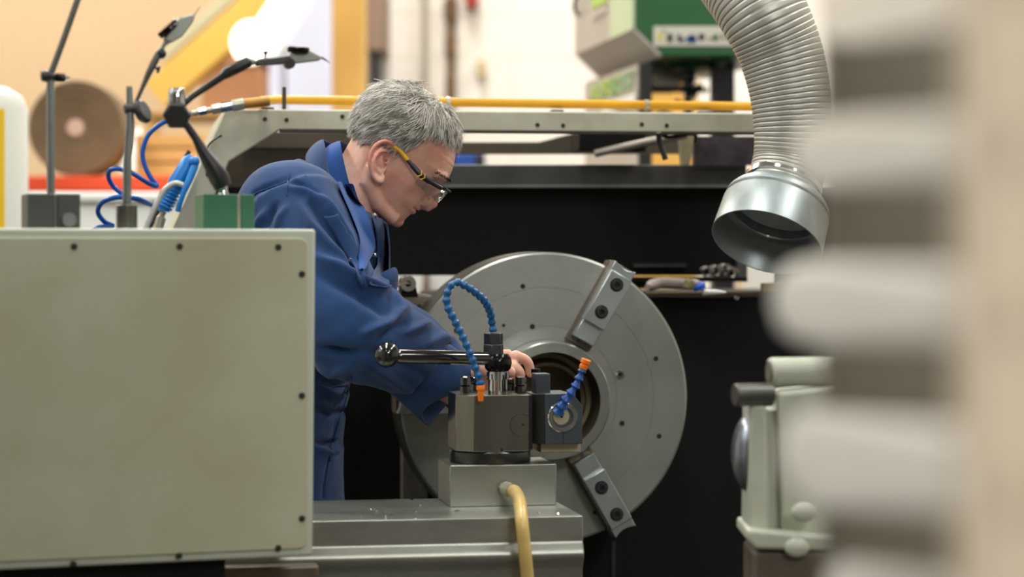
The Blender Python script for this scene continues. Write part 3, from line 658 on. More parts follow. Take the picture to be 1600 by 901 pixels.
# top hardware
hx, hy = L(778, 600, ym).x, ym
def zz(py, yl=None): return L(778, py, hy if yl is None else yl).z
MB(LM).lathe([(0, tz1), (.0155, tz1), (.0155, zz(592)), (.0178, zz(592)), (.0178, zz(580)), (0, zz(580))], (hx, hy, 0), (0, 0, 1), 40).build('collar', M_['chrome'], tp, smooth=30)
hb = L(778, 566, hy)
MB(LM).lathe([(0, -.0155), (.015, -.0155), (.0205, -.009), (.0222, 0), (.0205, .008), (.016, .0135), (0, .0145)], hb, (0, 0, 1), 40).build('hub', M_['black_gloss'], tp)
for (a, b_, r) in ((552.5, 537.5, .0168), (537, 520, .0158)):
    q = L(771, a, hy); z1 = L(771, b_, hy).z
    MB(LM @ Matrix.Translation((q.x, q.y, 0)) @ Matrix.Rotation(.32 + (.1 if a > 540 else 0), 4, 'Z')).lathe([(0, q.z - .002), (r, q.z - .002), (r, z1), (0, z1)], (0, 0, 0), (0, 0, 1), 6).build('hex_nut', M_['blackox'], tp, bevel=.0012, smooth=20)
hA = L(620, 556, hy - .06); hB = L(766, 560, hy - .004)
hdl = MB(LM).tube([hA, hA.lerp(hB, .02), hB], [.0088, .0108, .0108], 24).build('handle', M_['chromedark'], tp)
MB(LM).ball(L(604.5, 554, hy - .066), .0198, 28, 18).build('handle_ball', M_['dome_black'], hdl)
bolts = [(727, 589, YK + .03), (743, 590, YK + .09), (812.5, 589, YK + .022), (797, 592, YK + .088), (815, 591, YK + .097)]
for px, py, yl in bolts:
    q = L(px, py, yl)
    o = MB(LM @ Matrix.Translation((q.x, q.y, 0)) @ Matrix.Rotation(.2, 4, 'Z')).lathe([(0, tz1 + .001), (.0088, tz1 + .001), (.0088, tz1 + .012), (.0066, tz1 + .0132), (.0082, tz1 + .0142), (.0082, q.z), (.0066, q.z + .0015), (0, q.z + .0015)], (0, 0, 0), (0, 0, 1), 8).build('bolt', M_['chromedark'], tp, smooth=25)

# coolant segmented hoses
def locline(path, r, nozzle_pts, mats, name, label, at, nrad=None):
    t = thing(name, label, 'hose', at)
    step = r * 1.9
    pts = resample(spline(path, 10), step / 6)
    prof = (0.72, 0.98, 1.0, 0.86, 0.72, 0.66)
    MB(LM).tube(pts, [r * prof[i % 6] for i in range(len(pts))], 16).build('segments', mats[0], t, smooth=40)
    n0, n1 = nozzle_pts; d = (n1 - n0); ln = d.length; R = nrad or r
    MB(LM).lathe([(R * .9, -.002), (R * 1.02, 0), (R * 1.02, ln * .22), (R * .8, ln * .26), (R * .6, ln), (R * .4, ln), (R * .5, 0)], n0, d, 20, closed=True).build('nozzle', mats[1], t, smooth=35)
    return t
yh = hy
path = [L(771, 518.5, yh), L(769, 505, yh), L(766, 488, yh - .01), L(757, 470, yh - .03), L(743, 457, yh - .045), L(728, 447, yh - .055), L(714, 441, yh - .06), L(704, 447, yh - .064), L(698, 462, yh - .066), L(700, 480, yh - .068), L(710, 500, yh - .07), L(721, 522, yh - .072), L(732, 546, yh - .074), L(741, 570, yh - .074), L(748, 590, yh - .074), L(751, 604, yh - .074)]
locline(path, .0066, (L(751, 603, yh - .074), L(751, 626, yh - .072)), (M_['hosblue'], M_['orange']), 'coolant_hose', 'long looping blue segmented coolant hose with an orange nozzle above the tool post', LM @ L(771, 521, yh))
# tool holder
YH = YK - .004
x0, x1 = L(851.5, 650, YH).x, L(910, 650, YH).x
z0, z1 = L(851, 694, YH).z, L(851, 615, YH).z
th_ = thing('tool_holder', 'dark steel boring bar holder clamped to the tool post flank', 'tool holder', LM @ Vector((x0, YH + .05, z0)))
c7 = .0155
MB(LM).prism([(x0, YH, z0), (x1, YH, z0), (x1, YH, z1 - c7 * 1.25), (x1 - c7, YH, z1), (x0, YH, z1)], (0, .095, 0)).build('body', M_['holder'], th_, bevel=.001)
MB(LM).prism([(x0, YH, z0), (x0, YH, z1), (x0 - .0175, YH + .016, z1 - .001), (x0 - .0175, YH + .016, z0)], (0, .07, 0)).build('angled_side', M_['holderblack'], th_, bevel=.0008)
MB(LM).box((xf1 + .0015, YK + .012, tz0 + .0012), (x0 - .0165, YK + .09, tz1 - .0015)).build('dovetail', M_['holderblack'], th_, bevel=.0008)
bc_ = L(879, 651.5, YH)
MB(LM).lathe([(.0165, -.003), (.0225, -.003), (.0238, -.0015), (.0238, .004), (.0165, .004)], bc_, (0, 1, 0), 48, closed=True).build('sleeve', M_['chrome'], th_, smooth=30)
MB(LM).lathe([(0, .001), (.0166, .001), (.0166, .004), (0, .004)], bc_, (0, 1, 0), 40).build('sleeve_shadow_gap', M_['hole'], th_)
MB(LM).lathe([(0, -.0015), (.0128, -.0015), (.014, 0), (.014, .06), (0, .06)], bc_ + Vector((-.0022, 0, .0014)), (0, 1, 0), 40).build('boring_bar', mat('bar_brass', (196, 186, 158), .3, .8, .08, 20), th_)
MB(LM).cyl(bc_ + Vector((-.0015, -.0022, .001)), bc_ + Vector((-.0015, 0, .001)), .0022, seg=12).build('centre_hole', M_['hole'], th_)
MB(LM).box((bc_.x + .0005, YH - .0004, z0), (bc_.x + .0018, YH + .002, bc_.z - .0235)).build('clamp_slot', M_['hole'], th_)
q0, q1 = L(835, 612, YK + .03), L(858, 583, YK + .03)
MB(LM).box((q0.x, YK + .02, z1 - .001), (q1.x, YK + .055, q1.z)).build('top_stop', M_['holder'], th_, bevel=.001)
q = L(825, 590, YK + .05); 
MB(LM).lathe([(0, z1), (.0052, z1), (.0052, L(826, 584, YK + .05).z), (.0075, L(826, 584, YK + .05).z), (.0075, L(826, 577, YK + .05).z), (0, L(826, 577, YK + .05).z)], (L(837, 590, YK + .07).x, YK + .07, 0), (0, 0, 1), 16).build('height_stud', M_['black_gloss'], th_, smooth=30)
a0, a1 = L(843, 706, YK + .03), L(905, 694, YK + .03)
MB(LM).box((a0.x, YK + .02, a0.z), (a1.x, YK + .09, z0 + .0005)).build('support_plate', mat('support_tan_steel', (170, 160, 134), .4, .5, .1, 20), th_, bevel=.001)
p0 = L(873, 643, YH - .004)
path = [p0, L(879, 633, YH - .012), L(889, 618, YH - .02), L(899, 603, YH - .024), L(906, 588, YH - .026), L(911, 575, YH - .028)]
t2 = thing('coolant_hose', 'short blue segmented coolant hose with an orange tip on the boring bar holder', 'hose', LM @ p0)
pts = resample(spline(path, 14), .0016); n = len(pts)
prof = (1.12, 1.0, .88, .76, .66, .62, .64, .8)
MB(LM).tube(pts, [(.0082 - .0026 * i / n) * prof[i % 8] * 1.06 for i in range(n)], 16).build('segments', M_['hosblue2'], t2, smooth=40)
d = (pts[-1] - pts[-4]).normalized()
MB(LM).lathe([(.0062, -.001), (.0068, 0), (.0068, .005), (.0052, .006), (.0052, .0075), (.0078, .009), (.0078, .0145), (.003, .0145), (.003, 0)], pts[-1], d, 20, closed=True).build('nozzle', M_['orange'], t2, smooth=35)
# ------------------------------------------------------------------ the worker
YM = 3.93
m_cov = mat('coverall_blue_cotton', (21, 61, 110), 0.85, 0, 0.1, 5, 0.25, 900, rgb2=(16, 48, 92), sheen=0.12)
m_shirt = mat('shirt_royal_blue', (4, 70, 142), 0.8, 0, 0.06, 8, 0.2, 900, sheen=0.1)
m_boot = mat('black_boot', (30, 28, 26), 0.5, 0, 0.1, 20)
m_snap = mat('snap_button', (210, 210, 205), 0.25, 0.9, 0.05, 20)
FV = Vector((.8, 0, -.6)); UV = Vector((.6, 0, .8)); HO = P(617, 353, YM)
def H(f, u, l): return HO + FV * f + UV * u + Vector((0, l, 0))
def hp(px, py, l):
    """head point on the pixel's sagittal position, l to the side"""
    q = P(px, py, YM); return Vector((q.x, YM + l, q.z))

def skin_mat():
    m = bpy.data.materials.new('skin'); m.use_nodes = True
    nt = m.node_tree; N = nt.nodes; K = nt.links; b = N['Principled BSDF']
    tc = N.new('ShaderNodeTexCoord')
    n1 = N.new('ShaderNodeTexNoise'); n1.inputs['Scale'].default_value = 22; n1.inputs['Detail'].default_value = 5
    K.new(tc.outputs['Object'], n1.inputs['Vector'])
    cr = N.new('ShaderNodeValToRGB'); cr.color_ramp.elements[0].position = .32; cr.color_ramp.elements[1].position = .68
    cr.color_ramp.elements[0].color = (*s2l((212, 150, 128)), 1); cr.color_ramp.elements[1].color = (*s2l((240, 194, 172)), 1)
    K.new(n1.outputs['Fac'], cr.inputs['Fac'])
    at = N.new('ShaderNodeAttribute'); at.attribute_name = 'flush'
    mx = N.new('ShaderNodeMix'); mx.data_type = 'RGBA'
    K.new(at.outputs['Fac'], mx.inputs['Factor']); K.new(cr.outputs['Color'], mx.inputs['A']); mx.inputs['B'].default_value = (*s2l((206, 104, 92)), 1)
    K.new(mx.outputs['Result'], b.inputs['Base Color'])
    b.inputs['Roughness'].default_value = .48
    b.inputs['Subsurface Weight'].default_value = .12; b.inputs['Subsurface Radius'].default_value = (.9, .35, .2); b.inputs['Subsurface Scale'].default_value = .006
    n2 = N.new('ShaderNodeTexNoise'); n2.inputs['Scale'].default_value = 420; n2.inputs['Detail'].default_value = 3
    K.new(tc.outputs['Object'], n2.inputs['Vector'])
    bp = N.new('ShaderNodeBump'); bp.inputs['Strength'].default_value = .12; bp.inputs['Distance'].default_value = .002
    K.new(n2.outputs['Fac'], bp.inputs['Height']); K.new(bp.outputs[0], b.inputs['Normal'])
    return m
m_skin = skin_mat()

def remesh(mb, voxel, smooth_it=2, name='tmp'):
    bm = mb.bm; bmesh.ops.recalc_face_normals(bm, faces=bm.faces); bmesh.ops.triangulate(bm, faces=bm.faces)
    me = bpy.data.meshes.new(name); bm.to_mesh(me); bm.free()
    ob = bpy.data.objects.new(name, me); COL.objects.link(ob)
    r = ob.modifiers.new('r', 'REMESH'); r.mode = 'VOXEL'; r.voxel_size = voxel; r.adaptivity = 0
    if smooth_it:
        s = ob.modifiers.new('s', 'SMOOTH'); s.factor = .5; s.iterations = smooth_it
    bpy.context.view_layer.update()
    me2 = bpy.data.meshes.new_from_object(ob.evaluated_get(bpy.context.evaluated_depsgraph_get()))
    bpy.data.objects.remove(ob); bpy.data.meshes.remove(me)
    return me2
def coords(me):
    a = np.empty(len(me.vertices) * 3); me.vertices.foreach_get('co', a); return a.reshape(-1, 3)
def normals(me):
    a = np.empty(len(me.vertices) * 3, dtype=np.float32); me.vertex_normals.foreach_get('vector', a); return a.reshape(-1, 3).astype(float)
def put(me, a):
    me.vertices.foreach_set('co', a.ravel()); me.update()
def ring_el(c, fa, lat, n=28, p=2.2):
    """super-ellipse ring with half axes fa (vector) and lat (vector)"""
    out = []
    for k in range(n):
        a = 2 * PI * k / n; ca, sa = math.cos(a), math.sin(a)
        out.append(Vector(c) + Vector(fa) * math.copysign(abs(ca) ** (2 / p), ca) + Vector(lat) * math.copysign(abs(sa) ** (2 / p), sa))
    return out
def shift(p, y): return Vector((p.x, y, p.z))

# head loft ------------------------------------------------------------
LV = [(-.004, -.012, -.052, .020), (.0, .000, -.066, .031), (.006, .0035, -.078, .040), (.014, .0058, -.088, .047), (.024, .0078, -.096, .053), (.034, .0095, -.102, .058), (.041, .0130, -.105, .0605), (.047, .0145, -.108, .063),
      (.055, .0160, -.113, .0655), (.070, .0165, -.122, .0690), (.085, .0165, -.134, .0710), (.1, .0180, -.144, .0715), (.110, .0220, -.151, .0725), (.118, .0250, -.156, .0735), (.130, .0225, -.160, .0755), (.143, .0190, -.162, .0770),
      (.158, .0110, -.160, .0768), (.172, .0005, -.154, .0735), (.186, -.0130, -.145, .0670), (.198, -.030, -.131, .0550), (.207, -.050, -.113, .0380), (.211, -.066, -.098, .020)]
def level(u):
    for a, b in zip(LV, LV[1:]):
        if a[0] <= u <= b[0]:
            t = (u - a[0]) / (b[0] - a[0]); return [a[k] + (b[k] - a[k]) * t for k in range(4)]
    return list(LV[-1] if u > LV[-1][0] else LV[0])
def head_rings(grow=0.0, umin=-1, n=64):
    R = []
    for (u, f0, f1, w) in LV:
        if u < umin: continue
        c = (f0 * .42 + f1 * .58)
        row = []
        for k in range(n):
            a = 2 * PI * k / n; ca, sa = math.cos(a), math.sin(a)
            p = 2.15 if ca > 0 else 2.1
            rf = (f0 - c + grow) if ca > 0 else (c - f1 + grow)
            row.append((c + rf * math.copysign(abs(ca) ** (2 / p), ca), u, (w + grow) * math.copysign(abs(sa) ** (2 / p), sa)))
        R.append(row)
    return R
body = MB()
body.rings([[H(*q) for q in r] for r in head_rings()])
# nose, brow, lips, chin, cheeks, jaw
body.tube([H(.012, .104, 0), H(.0195, .092, 0), H(.0232, .080, 0), H(.0262, .069, 0), H(.0240, .0625, 0), H(.012, .0585, 0)], [.0070, .0080, .0092, .0116, .0116, .010], 16)
for s in (-1, 1):
    body.ball(H(.0170, .0640, s * .0115), .0096, 14, 10, sc=(1.2, .9, .95))
    body.tube([H(.0165, .118, s * .012), H(.0160, .1175, s * .028), H(.004, .113, s * .047)], [.0075, .0085, .007], 12)
    body.ball(H(-.004, .101, s * .031), .0130, 18, 12)
    body.tube([H(-.006, .010, s * .026), H(-.040, .014, s * .046), H(-.078, .034, s * .057), H(-.085, .060, s * .063)], [.012, .014, .0145, .014], 14)
body.tube([H(.0022, .0448, -.021), H(.0108, .0462, -.011), H(.0130, .0468, 0), H(.0108, .0462, .011), H(.0022, .0448, .021)], [.003, .0042, .0046, .0042, .003], 12)
body.tube([H(.0010, .0415, -.020), H(.0084, .0386, -.011), H(.0100, .0382, 0), H(.0084, .0386, .011), H(.0010, .0415, .020)], [.003, .0044, .0052, .0044, .003], 12)
body.ball(H(-.003, .0105, 0), .0125, 16, 10, sc=(1, 1.3, 1))
# ears
def ear(s):
    def E(px, py, out): return hp(px, py, s * (.0705 + out))
    flat_ = [E(604, 229, .001), E(590, 240, .004), E(584, 255, .005), E(587, 272, .004), E(597, 282, .002), E(606, 270, -.001), E(618, 248, -.001), E(616, 233, .0)]
    body.prism(flat_, (0, s * .004, 0))
    body.tube(spline([E(617, 250, .002), E(622, 240, .006), E(617, 229, .010), (E(605, 224.5, .016)), E(592, 231, .020), E(584.5, 245, .021), E(583, 260, .019), E(586, 273, .014), E(593, 283, .009), E(600, 285, .005), E(603, 276, .003)], 5), [.0030] * 6 + [.0038] * 34 + [.0046] * 8 + [.0038] * 3, 10)
    body.tube(spline([E(612, 240, .006), E(600, 240, .009), E(592, 250, .011), E(592, 264, .009), E(599, 273, .006)], 5), .0026, 8)
    body.ball(E(608, 257, .004), .0050, 10, 8, sc=(.8, 1, 1.2))
ear(-1); ear(1)
# neck and (clothed) trunk, all one body
body.rings([ring_el(P(px, py, YM), (fx, 0, fz), (0, w, 0)) for px, py, fx, fz, w in ((500, 400, .085, .0, .11), (520, 352, .070, -.02, .080), (543, 314, .058, -.022, .062), (566, 285, .056, -.02, .0585), (588, 258, .058, -.018, .0595), (604, 232, .058, -.02, .056))])
def trunk(rings, k=1.0, wk=1.0):
    out = []
    for (bx, by, fx, fy, w) in rings:
        a, b = P(bx, by, YM), P(fx, fy, YM)
        out.append(ring_el((a + b) / 2, (b - a) / 2 * k, (0, w * wk, 0), p=2.4))
    return out
TR = [(372, 800, 536, 795, .175), (366, 700, 534, 692, .185), (368, 600, 546, 600, .175), (364, 520, 574, 518, .18), (360, 440, 604, 446, .195), (366, 370, 607, 392, .205), (384, 312, 601, 352, .205), (416, 270, 590, 338, .165), (468, 246, 582, 336, .095)]
body.rings(trunk(TR, .8, .8))
SH_R, SH_L = shift(P(452, 330, 3.75), 3.755), shift(P(470, 335, YM), 4.10)
ARM_R = [(SH_R, .088), (P(500, 425, 3.69), .080), (P(543, 512, 3.65), .078), (P(590, 532, 3.69), .074), (P(640, 556, 3.735), .067), (P(650, 563, 3.744), .064)]
ARM_L = [(SH_L, .085), (P(510, 400, 4.15), .078), (P(560, 490, 4.12), .072), (P(640, 535, 4.04), .062), (P(705, 590, 3.97), .050)]
body.tube([p for p, _ in ARM_R] + [P(712, 608, 3.80), P(735, 598, 3.81)], [r * .62 for _, r in ARM_R[:-1]] + [.036, .029, .027], 16)
body.tube([p for p, _ in ARM_L] + [P(735, 603, 3.945)], [r * .62 for _, r in ARM_L[:-1]] + [.030, .027], 16)
LEG = []
for s in (-1, 1):
    y = YM + s * .095
    LEG.append([(Vector((P(440, 0, YM).x, y, ZC - .42)), .100), (Vector((P(462, 0, YM).x, y + s * .01, .75)), .098), (Vector((P(470, 0, YM).x, y + s * .02, .50)), .078), (Vector((P(462, 0, YM).x, y + s * .02, .28)), .074), (Vector((P(456, 0, YM).x, y + s * .02, .07)), .068)])
for lg in LEG: body.tube([p for p, _ in lg], [r * .62 for _, r in lg], 14)
# hands: palm and five fingers each
def hand(palm, fingers):
    R = []
    for c, a, b in palm: R.append(ring_el(c, a, b, 16, 2.3))
    body.rings(R)
    for pts, rs in fingers: body.tube(spline(pts, 4), [rs[0] + (rs[1] - rs[0]) * k / (4 * (len(pts) - 1)) for k in range(4 * (len(pts) - 1) + 1)], 12); 
    for pts, rs in fingers: body.ball(pts[-1], rs[1] * 1.0, 12, 8); body.ball(pts[0], rs[0], 12, 8); body.ball(pts[1], rs[0] * 1.06, 12, 8)
hand([(P(722, 600, 3.792), (0, .016, .012), (.006, -.018, .026)), (P(742, 592, 3.802), (0, .013, .009), (.01, -.02, .032)), (P(765, 580, 3.812), (0, .012, .008), (.012, -.018, .036)), (P(788, 574, 3.822), (0, .011, .007), (.010, -.016, .030))],
     [([P(780, 561, 3.810), P(806, 557, 3.810), P(824, 565, 3.814), P(829, 583, 3.820)], (.0102, .0078)),
      ([P(782, 574, 3.814), P(802, 573, 3.800), P(813, 585, 3.804), P(806, 598, 3.814)], (.0102, .0080)),
      ([P(780, 586, 3.830), P(798, 588, 3.830), P(806, 600, 3.834), P(798, 610, 3.838)], (.0095, .0076)),
      ([P(776, 596, 3.847), P(792, 601, 3.852), P(797, 610, 3.852), P(790, 616, 3.852)], (.0085, .0066)),
      ([P(736, 590, 3.784), P(757, 576, 3.768), P(778, 574, 3.766), P(798, 581, 3.778)], (.0125, .0088))])
hand([(P(722, 608, 4.005), (0, .016, .012), (.006, .016, .026)), (P(742, 606, 3.990), (0, .013, .009), (.008, .018, .030)), (P(765, 602, 3.975), (0, .012, .008), (.008, .018, .034))],
     [([P(776, 585, 3.965), P(800, 590, 3.950), P(812, 602, 3.950), P(808, 614, 3.950)], (.0098, .0076)),
      ([P(778, 596, 3.970), P(800, 602, 3.960), P(808, 614, 3.960), P(800, 622, 3.960)], (.0098, .0076)),
      ([P(776, 608, 3.975), P(796, 614, 3.970), P(802, 622, 3.970), P(794, 629, 3.970)], (.0092, .0072)),
      ([P(772, 618, 3.980), P(788, 624, 3.980), P(792, 631, 3.980), P(785, 636, 3.980)], (.0082, .0064)),
      ([P(738, 598, 3.975), P(756, 588, 3.950), P(774, 586, 3.938), P(790, 592, 3.938)], (.0120, .0086))])
me_body = remesh(body, .0018, 5, 'body')
a = coords(me_body)
# facial detail: eye hollows, mouth line, nostril wings, cheek fold
F_ = (a - np.array(HO)) @ np.array(FV); U_ = (a - np.array(HO)) @ np.array(UV); L_ = a[:, 1] - YM
nr = normals(me_body)
def push(f, u, l, amp, sf, su, sl):
    w = np.exp(-((F_ - f) / sf) ** 2 - ((U_ - u) / su) ** 2 - ((L_ - l) / sl) ** 2)
    return amp * w
disp = np.zeros(len(a))
for s in (-1, 1):
    disp += push(.012, .1015, s * .031, .0018, .02, .0022, .012) * -1       # lid crease
    disp += push(.006, .0435, s * .020, -.0022, .010, .0030, .007)            # mouth corner
    disp += push(.004, .060, s * .024, -.0022, .012, .010, .005)             # cheek fold
    disp += push(-.0745, .0775, s * .077, -.0110, .0085, .010, .012)            # ear canal
    disp += push(.0150, .0595, s * .0065, -.003, .004, .0028, .0035)
disp += push(.0150, .0428, 0, -.0030, .012, .0016, .018)                      # mouth line
for s in (-1, 1): disp += push(-.012, .080, s * .056, .0050, .024, .018, .022)
for k, u in enumerate((.148, .158, .139)): disp += push(.012, u, 0, -.0007, .03, .0014, .045)
a += nr * disp[:, None]
put(me_body, a)
flush = np.zeros(len(a))
for f, u, l, s_, am in ((.030, .066, 0, .013, .55), (.012, .0435, 0, .012, .75), (-.010, .070, -.055, .022, .42), (-.010, .070, .055, .022, .42), (-.095, .085, -.088, .024, .75), (-.085, .1, -.088, .022, .7), (-.095, .085, .085, .020, .5), (-.030, .075, -.066, .006, .4), (-.035, .062, -.062, .022, .3), (.0, .16, 0, .03, .12)):
    flush = np.maximum(flush, am * np.exp(-(((F_ - f) ** 2 + (U_ - u) ** 2 + (L_ - l) ** 2) / s_ ** 2)))
at = me_body.attributes.new('flush', 'FLOAT', 'POINT'); at.data.foreach_set('value', flush.astype(np.float32))
base = Vector((P(456, 0, YM).x, YM, 0))
pr = thing('person', 'grey haired worker in blue coveralls bending over the chuck with hands behind the tool post', 'person', base)
def child(name, me, m, parent=None, **k):
    parent = parent or pr
    me.transform(Matrix.Translation(-ORG[parent.name])); me.materials.clear()
    return link(name, me, m, parent, ORG[parent.name], **k)
bo_ = child('body', me_body, m_skin, smooth=180)

# coverall -------------------------------------------------------------
cv = MB()
cv.rings(trunk(TR))
cv.tube(spline([p for p, _ in ARM_R], 5), [np.interp(i / 5, range(len(ARM_R)), [r for _, r in ARM_R]) for i in range(5 * (len(ARM_R) - 1) + 1)], 24)
cv.tube(spline([p for p, _ in ARM_L], 5), [np.interp(i / 5, range(len(ARM_L)), [r for _, r in ARM_L]) for i in range(5 * (len(ARM_L) - 1) + 1)], 24)
cv.ball(SH_R + Vector((.0, .012, -.006)), .092, 24, 16); cv.ball(SH_L, .088, 24, 16)
for lg in LEG: cv.tube(spline([p for p, _ in lg], 4), [np.interp(i / 4, range(len(lg)), [r for _, r in lg]) for i in range(4 * (len(lg) - 1) + 1)], 20)
me_cov = remesh(cv, .0042, 9, 'coverall')
a = coords(me_cov)
def folds(a, nr, lines, facing=.35):
    """push the cloth along its normal near polylines given on the picture plane of the worker's side"""
    X = 800 + a[:, 0] / a[:, 1] * FP; Z = HZ - (a[:, 2] - ZC) / a[:, 1] * FP
    d = np.zeros(len(a)); near = (nr[:, 1] < facing).astype(float)
    for pts, amp, wd in lines:
        pts = np.array(pts, float); best = np.full(len(a), 1e9); tt = np.zeros(len(a)); n = len(pts) - 1
        for i in range(n):
            p, q = pts[i], pts[i + 1]; v = q - p
            t = np.clip(((X - p[0]) * v[0] + (Z - p[1]) * v[1]) / (v @ v), 0, 1)
            dd = np.hypot(X - p[0] - v[0] * t, Z - p[1] - v[1] * t)
            m_ = dd < best; best[m_] = dd[m_]; tt[m_] = ((i + t) / n)[m_]
        d += amp * np.exp(-(best / wd) ** 2) * np.sin(np.clip(tt, .0, 1) * PI * .9 + .16) ** .6
    return a + nr * (d * near)[:, None]
FOLD = [([(495, 402), (530, 418), (565, 442), (606, 458), (628, 476)], .011, 9), ([(500, 430), (540, 450), (585, 475), (612, 496)], -.008, 12),
        ([(570, 520), (600, 506), (622, 490), (636, 482)], .012, 8), ([(590, 528), (620, 512), (640, 502)], -.007, 8),
        ([(628, 520), (652, 512), (668, 506)], .009, 7), ([(660, 540), (690, 528), (712, 534)], .006, 9),
        ([(560, 545), (600, 556), (650, 580), (690, 606)], -.006, 10), ([(575, 572), (610, 590), (650, 618)], .005, 9),
        ([(470, 322), (486, 352), (512, 382), (540, 404)], .008, 8), ([(486, 318), (506, 346), (530, 374), (552, 406)], -.008, 7), ([(500, 310), (522, 340), (544, 374), (566, 416)], .007, 7),
        ([(512, 338), (532, 366), (548, 400), (562, 432)], -.006, 6), ([(452, 292), (480, 300), (505, 322), (526, 352)], .006, 7), ([(450, 284), (470, 288), (498, 305)], -.004, 5),
        ([(415, 330), (405, 345), (398, 362)], .006, 7), ([(432, 318), (420, 336), (414, 358)], -.006, 6), ([(448, 322), (438, 340), (430, 362)], .005, 6),
        ([(384, 318), (398, 300), (420, 290), (450, 280)], -.004, 4), ([(500, 545), (530, 552), (560, 552)], -.012, 9), ([(495, 570), (520, 582), (548, 576)], .006, 8),
        ([(495, 640), (520, 648), (545, 640)], -.006, 6), ([(494, 690), (512, 694), (528, 690)], -.008, 6), ([(495, 700), (515, 706), (530, 700)], .006, 6), ([(495, 600), (515, 612), (540, 616)], .005, 8),
        ([(548, 590), (530, 640), (522, 690), (512, 740), (506, 780)], -.006, 4), ([(590, 360), (592, 390), (588, 420)], .005, 5), ([(604, 380), (604, 410), (600, 440)], -.004, 5)]
nr = normals(me_cov)
a = folds(a, nr, [(p_, am * 1.8, wd * .8) for p_, am, wd in FOLD])
# small all-over crumple
cr_ = np.array([noise.noise(Vector(p) * 9.0) * .0045 + noise.noise(Vector(p) * 22.0 + Vector((3, 1, 7))) * .0022 for p in a])
a += normals(me_cov) * cr_[:, None]
put(me_cov, a)
BV = BVHTree.FromPolygons([Vector(p) for p in a], [tuple(p.vertices) for p in me_cov.polygons])
cov = child('coverall', me_cov, m_cov, smooth=180)

def hit(px, py):
    d = (P(px, py, 4) - CAM).normalized(); h = BV.ray_cast(CAM, d)
    return (h[0], h[1]) if h[0] else (P(px, py, 3.8), Vector((0, -1, 0)))
def drape(name, left, right, m, off=.003, thick=.0025, nx=10, ny=18, parent=None, sub=1, lift=None):
    """cloth piece lying on the coverall between two edge lines"""
    Lp, Rp = spline([Vector((x, y, 0)) for x, y in left], 6), spline([Vector((x, y, 0)) for x, y in right], 6)
    def at(pl, t):
        k = min(int(t * (len(pl) - 1)), len(pl) - 2); return pl[k].lerp(pl[k + 1], t * (len(pl) - 1) - k)
    rows = []
    for j in range(ny + 1):
        a_, b_ = at(Lp, j / ny), at(Rp, j / ny); row = []
        for i in range(nx + 1):
            q = a_.lerp(b_, i / nx); h, n_ = hit(q.x, q.y); row.append(h + n_ * (off + (lift(i / nx, j / ny) if lift else 0)))
        rows.append(row)
    # smooth the sampled sheet
    for _ in range(3):
        rows = [[(rows[max(0, j - 1)][i] + rows[min(ny, j + 1)][i] + rows[j][max(0, i - 1)] + rows[j][min(nx, i + 1)] + rows[j][i] * 2) / 6 if 0 < i < nx and 0 < j < ny else rows[j][i] for i in range(nx + 1)] for j in range(ny + 1)]
    mb = MB(); vs = [[mb._v(p) for p in r] for r in rows]
    for j in range(ny):
        for i in range(nx): mb.bm.faces.new((vs[j][i], vs[j][i + 1], vs[j + 1][i + 1], vs[j + 1][i]))
    o = mb.build(name, m, parent or pr, smooth=180)
    s = o.modifiers.new('solid', 'SOLIDIFY'); s.thickness = thick; s.offset = 1
    if sub: o.modifiers.new('sub', 'SUBSURF').render_levels = sub
    return o
# shirt showing in the open front, the near front edge, pocket and snaps
drape('shirt_front', [(521, 286), (534, 315), (547, 345), (556, 369), (559, 390), (561, 424)], [(553, 286), (564, 322), (573, 350), (580, 373), (580, 392), (565, 426)], m_shirt, .0050, .002)
drape('front_placket', [(508, 338), (526, 364), (543, 392), (556, 422), (564, 442)], [(529, 336), (546, 366), (557, 390), (561, 414), (570, 444)], m_cov, .010, .003)
drape('front_placket', [(577, 338), (584, 372), (585, 400), (576, 442)], [(604, 350), (607, 384), (607, 412), (602, 446)], m_cov, .007, .003)
def snap(px, py):
    h, n_ = hit(px, py); 
    MB().lathe([(0, .011), (.0032, .011), (.0042, .0095), (.0042, .004), (0, .004)], h, n_, 16).build('snap_button', m_snap, pr)
for q in ((552, 408), (580, 341), (579, 398), (589, 424)): snap(*q)
# chest pocket standing off the far breast, with a folded paper
def sheet(name, rows, m, thick=.004, parent=None, sub=2):
    mb = MB(); vs = [[mb._v(p) for p in r] for r in rows]
    for j in range(len(rows) - 1):
        for i in range(len(rows[0]) - 1): mb.bm.faces.new((vs[j][i], vs[j][i + 1], vs[j + 1][i + 1], vs[j + 1][i]))
    o = mb.build(name, m, parent or pr, smooth=180)
    s = o.modifiers.new('solid', 'SOLIDIFY'); s.thickness = thick; s.offset = 0
    b = o.modifiers.new('sub', 'SUBSURF'); b.levels = b.render_levels = sub
    return o
pk = sheet('breast_pocket', [[P(582, 432, 3.80), P(600, 424, 3.79), P(618, 413, 3.82)], [P(586, 446, 3.79), P(606, 438, 3.775), P(624, 424, 3.81)], [P(592, 462, 3.80), P(608, 458, 3.785), P(622, 446, 3.82)], [P(600, 474, 3.83), P(610, 472, 3.82), P(618, 462, 3.84)]], m_cov, .006)
sheet('folded_paper', [[P(613, 452, 3.835), P(621, 436, 3.835), P(626, 430, 3.84)], [P(611, 462, 3.84), P(618, 450, 3.84), P(622, 442, 3.845)]], M_['white'], .003, pk)
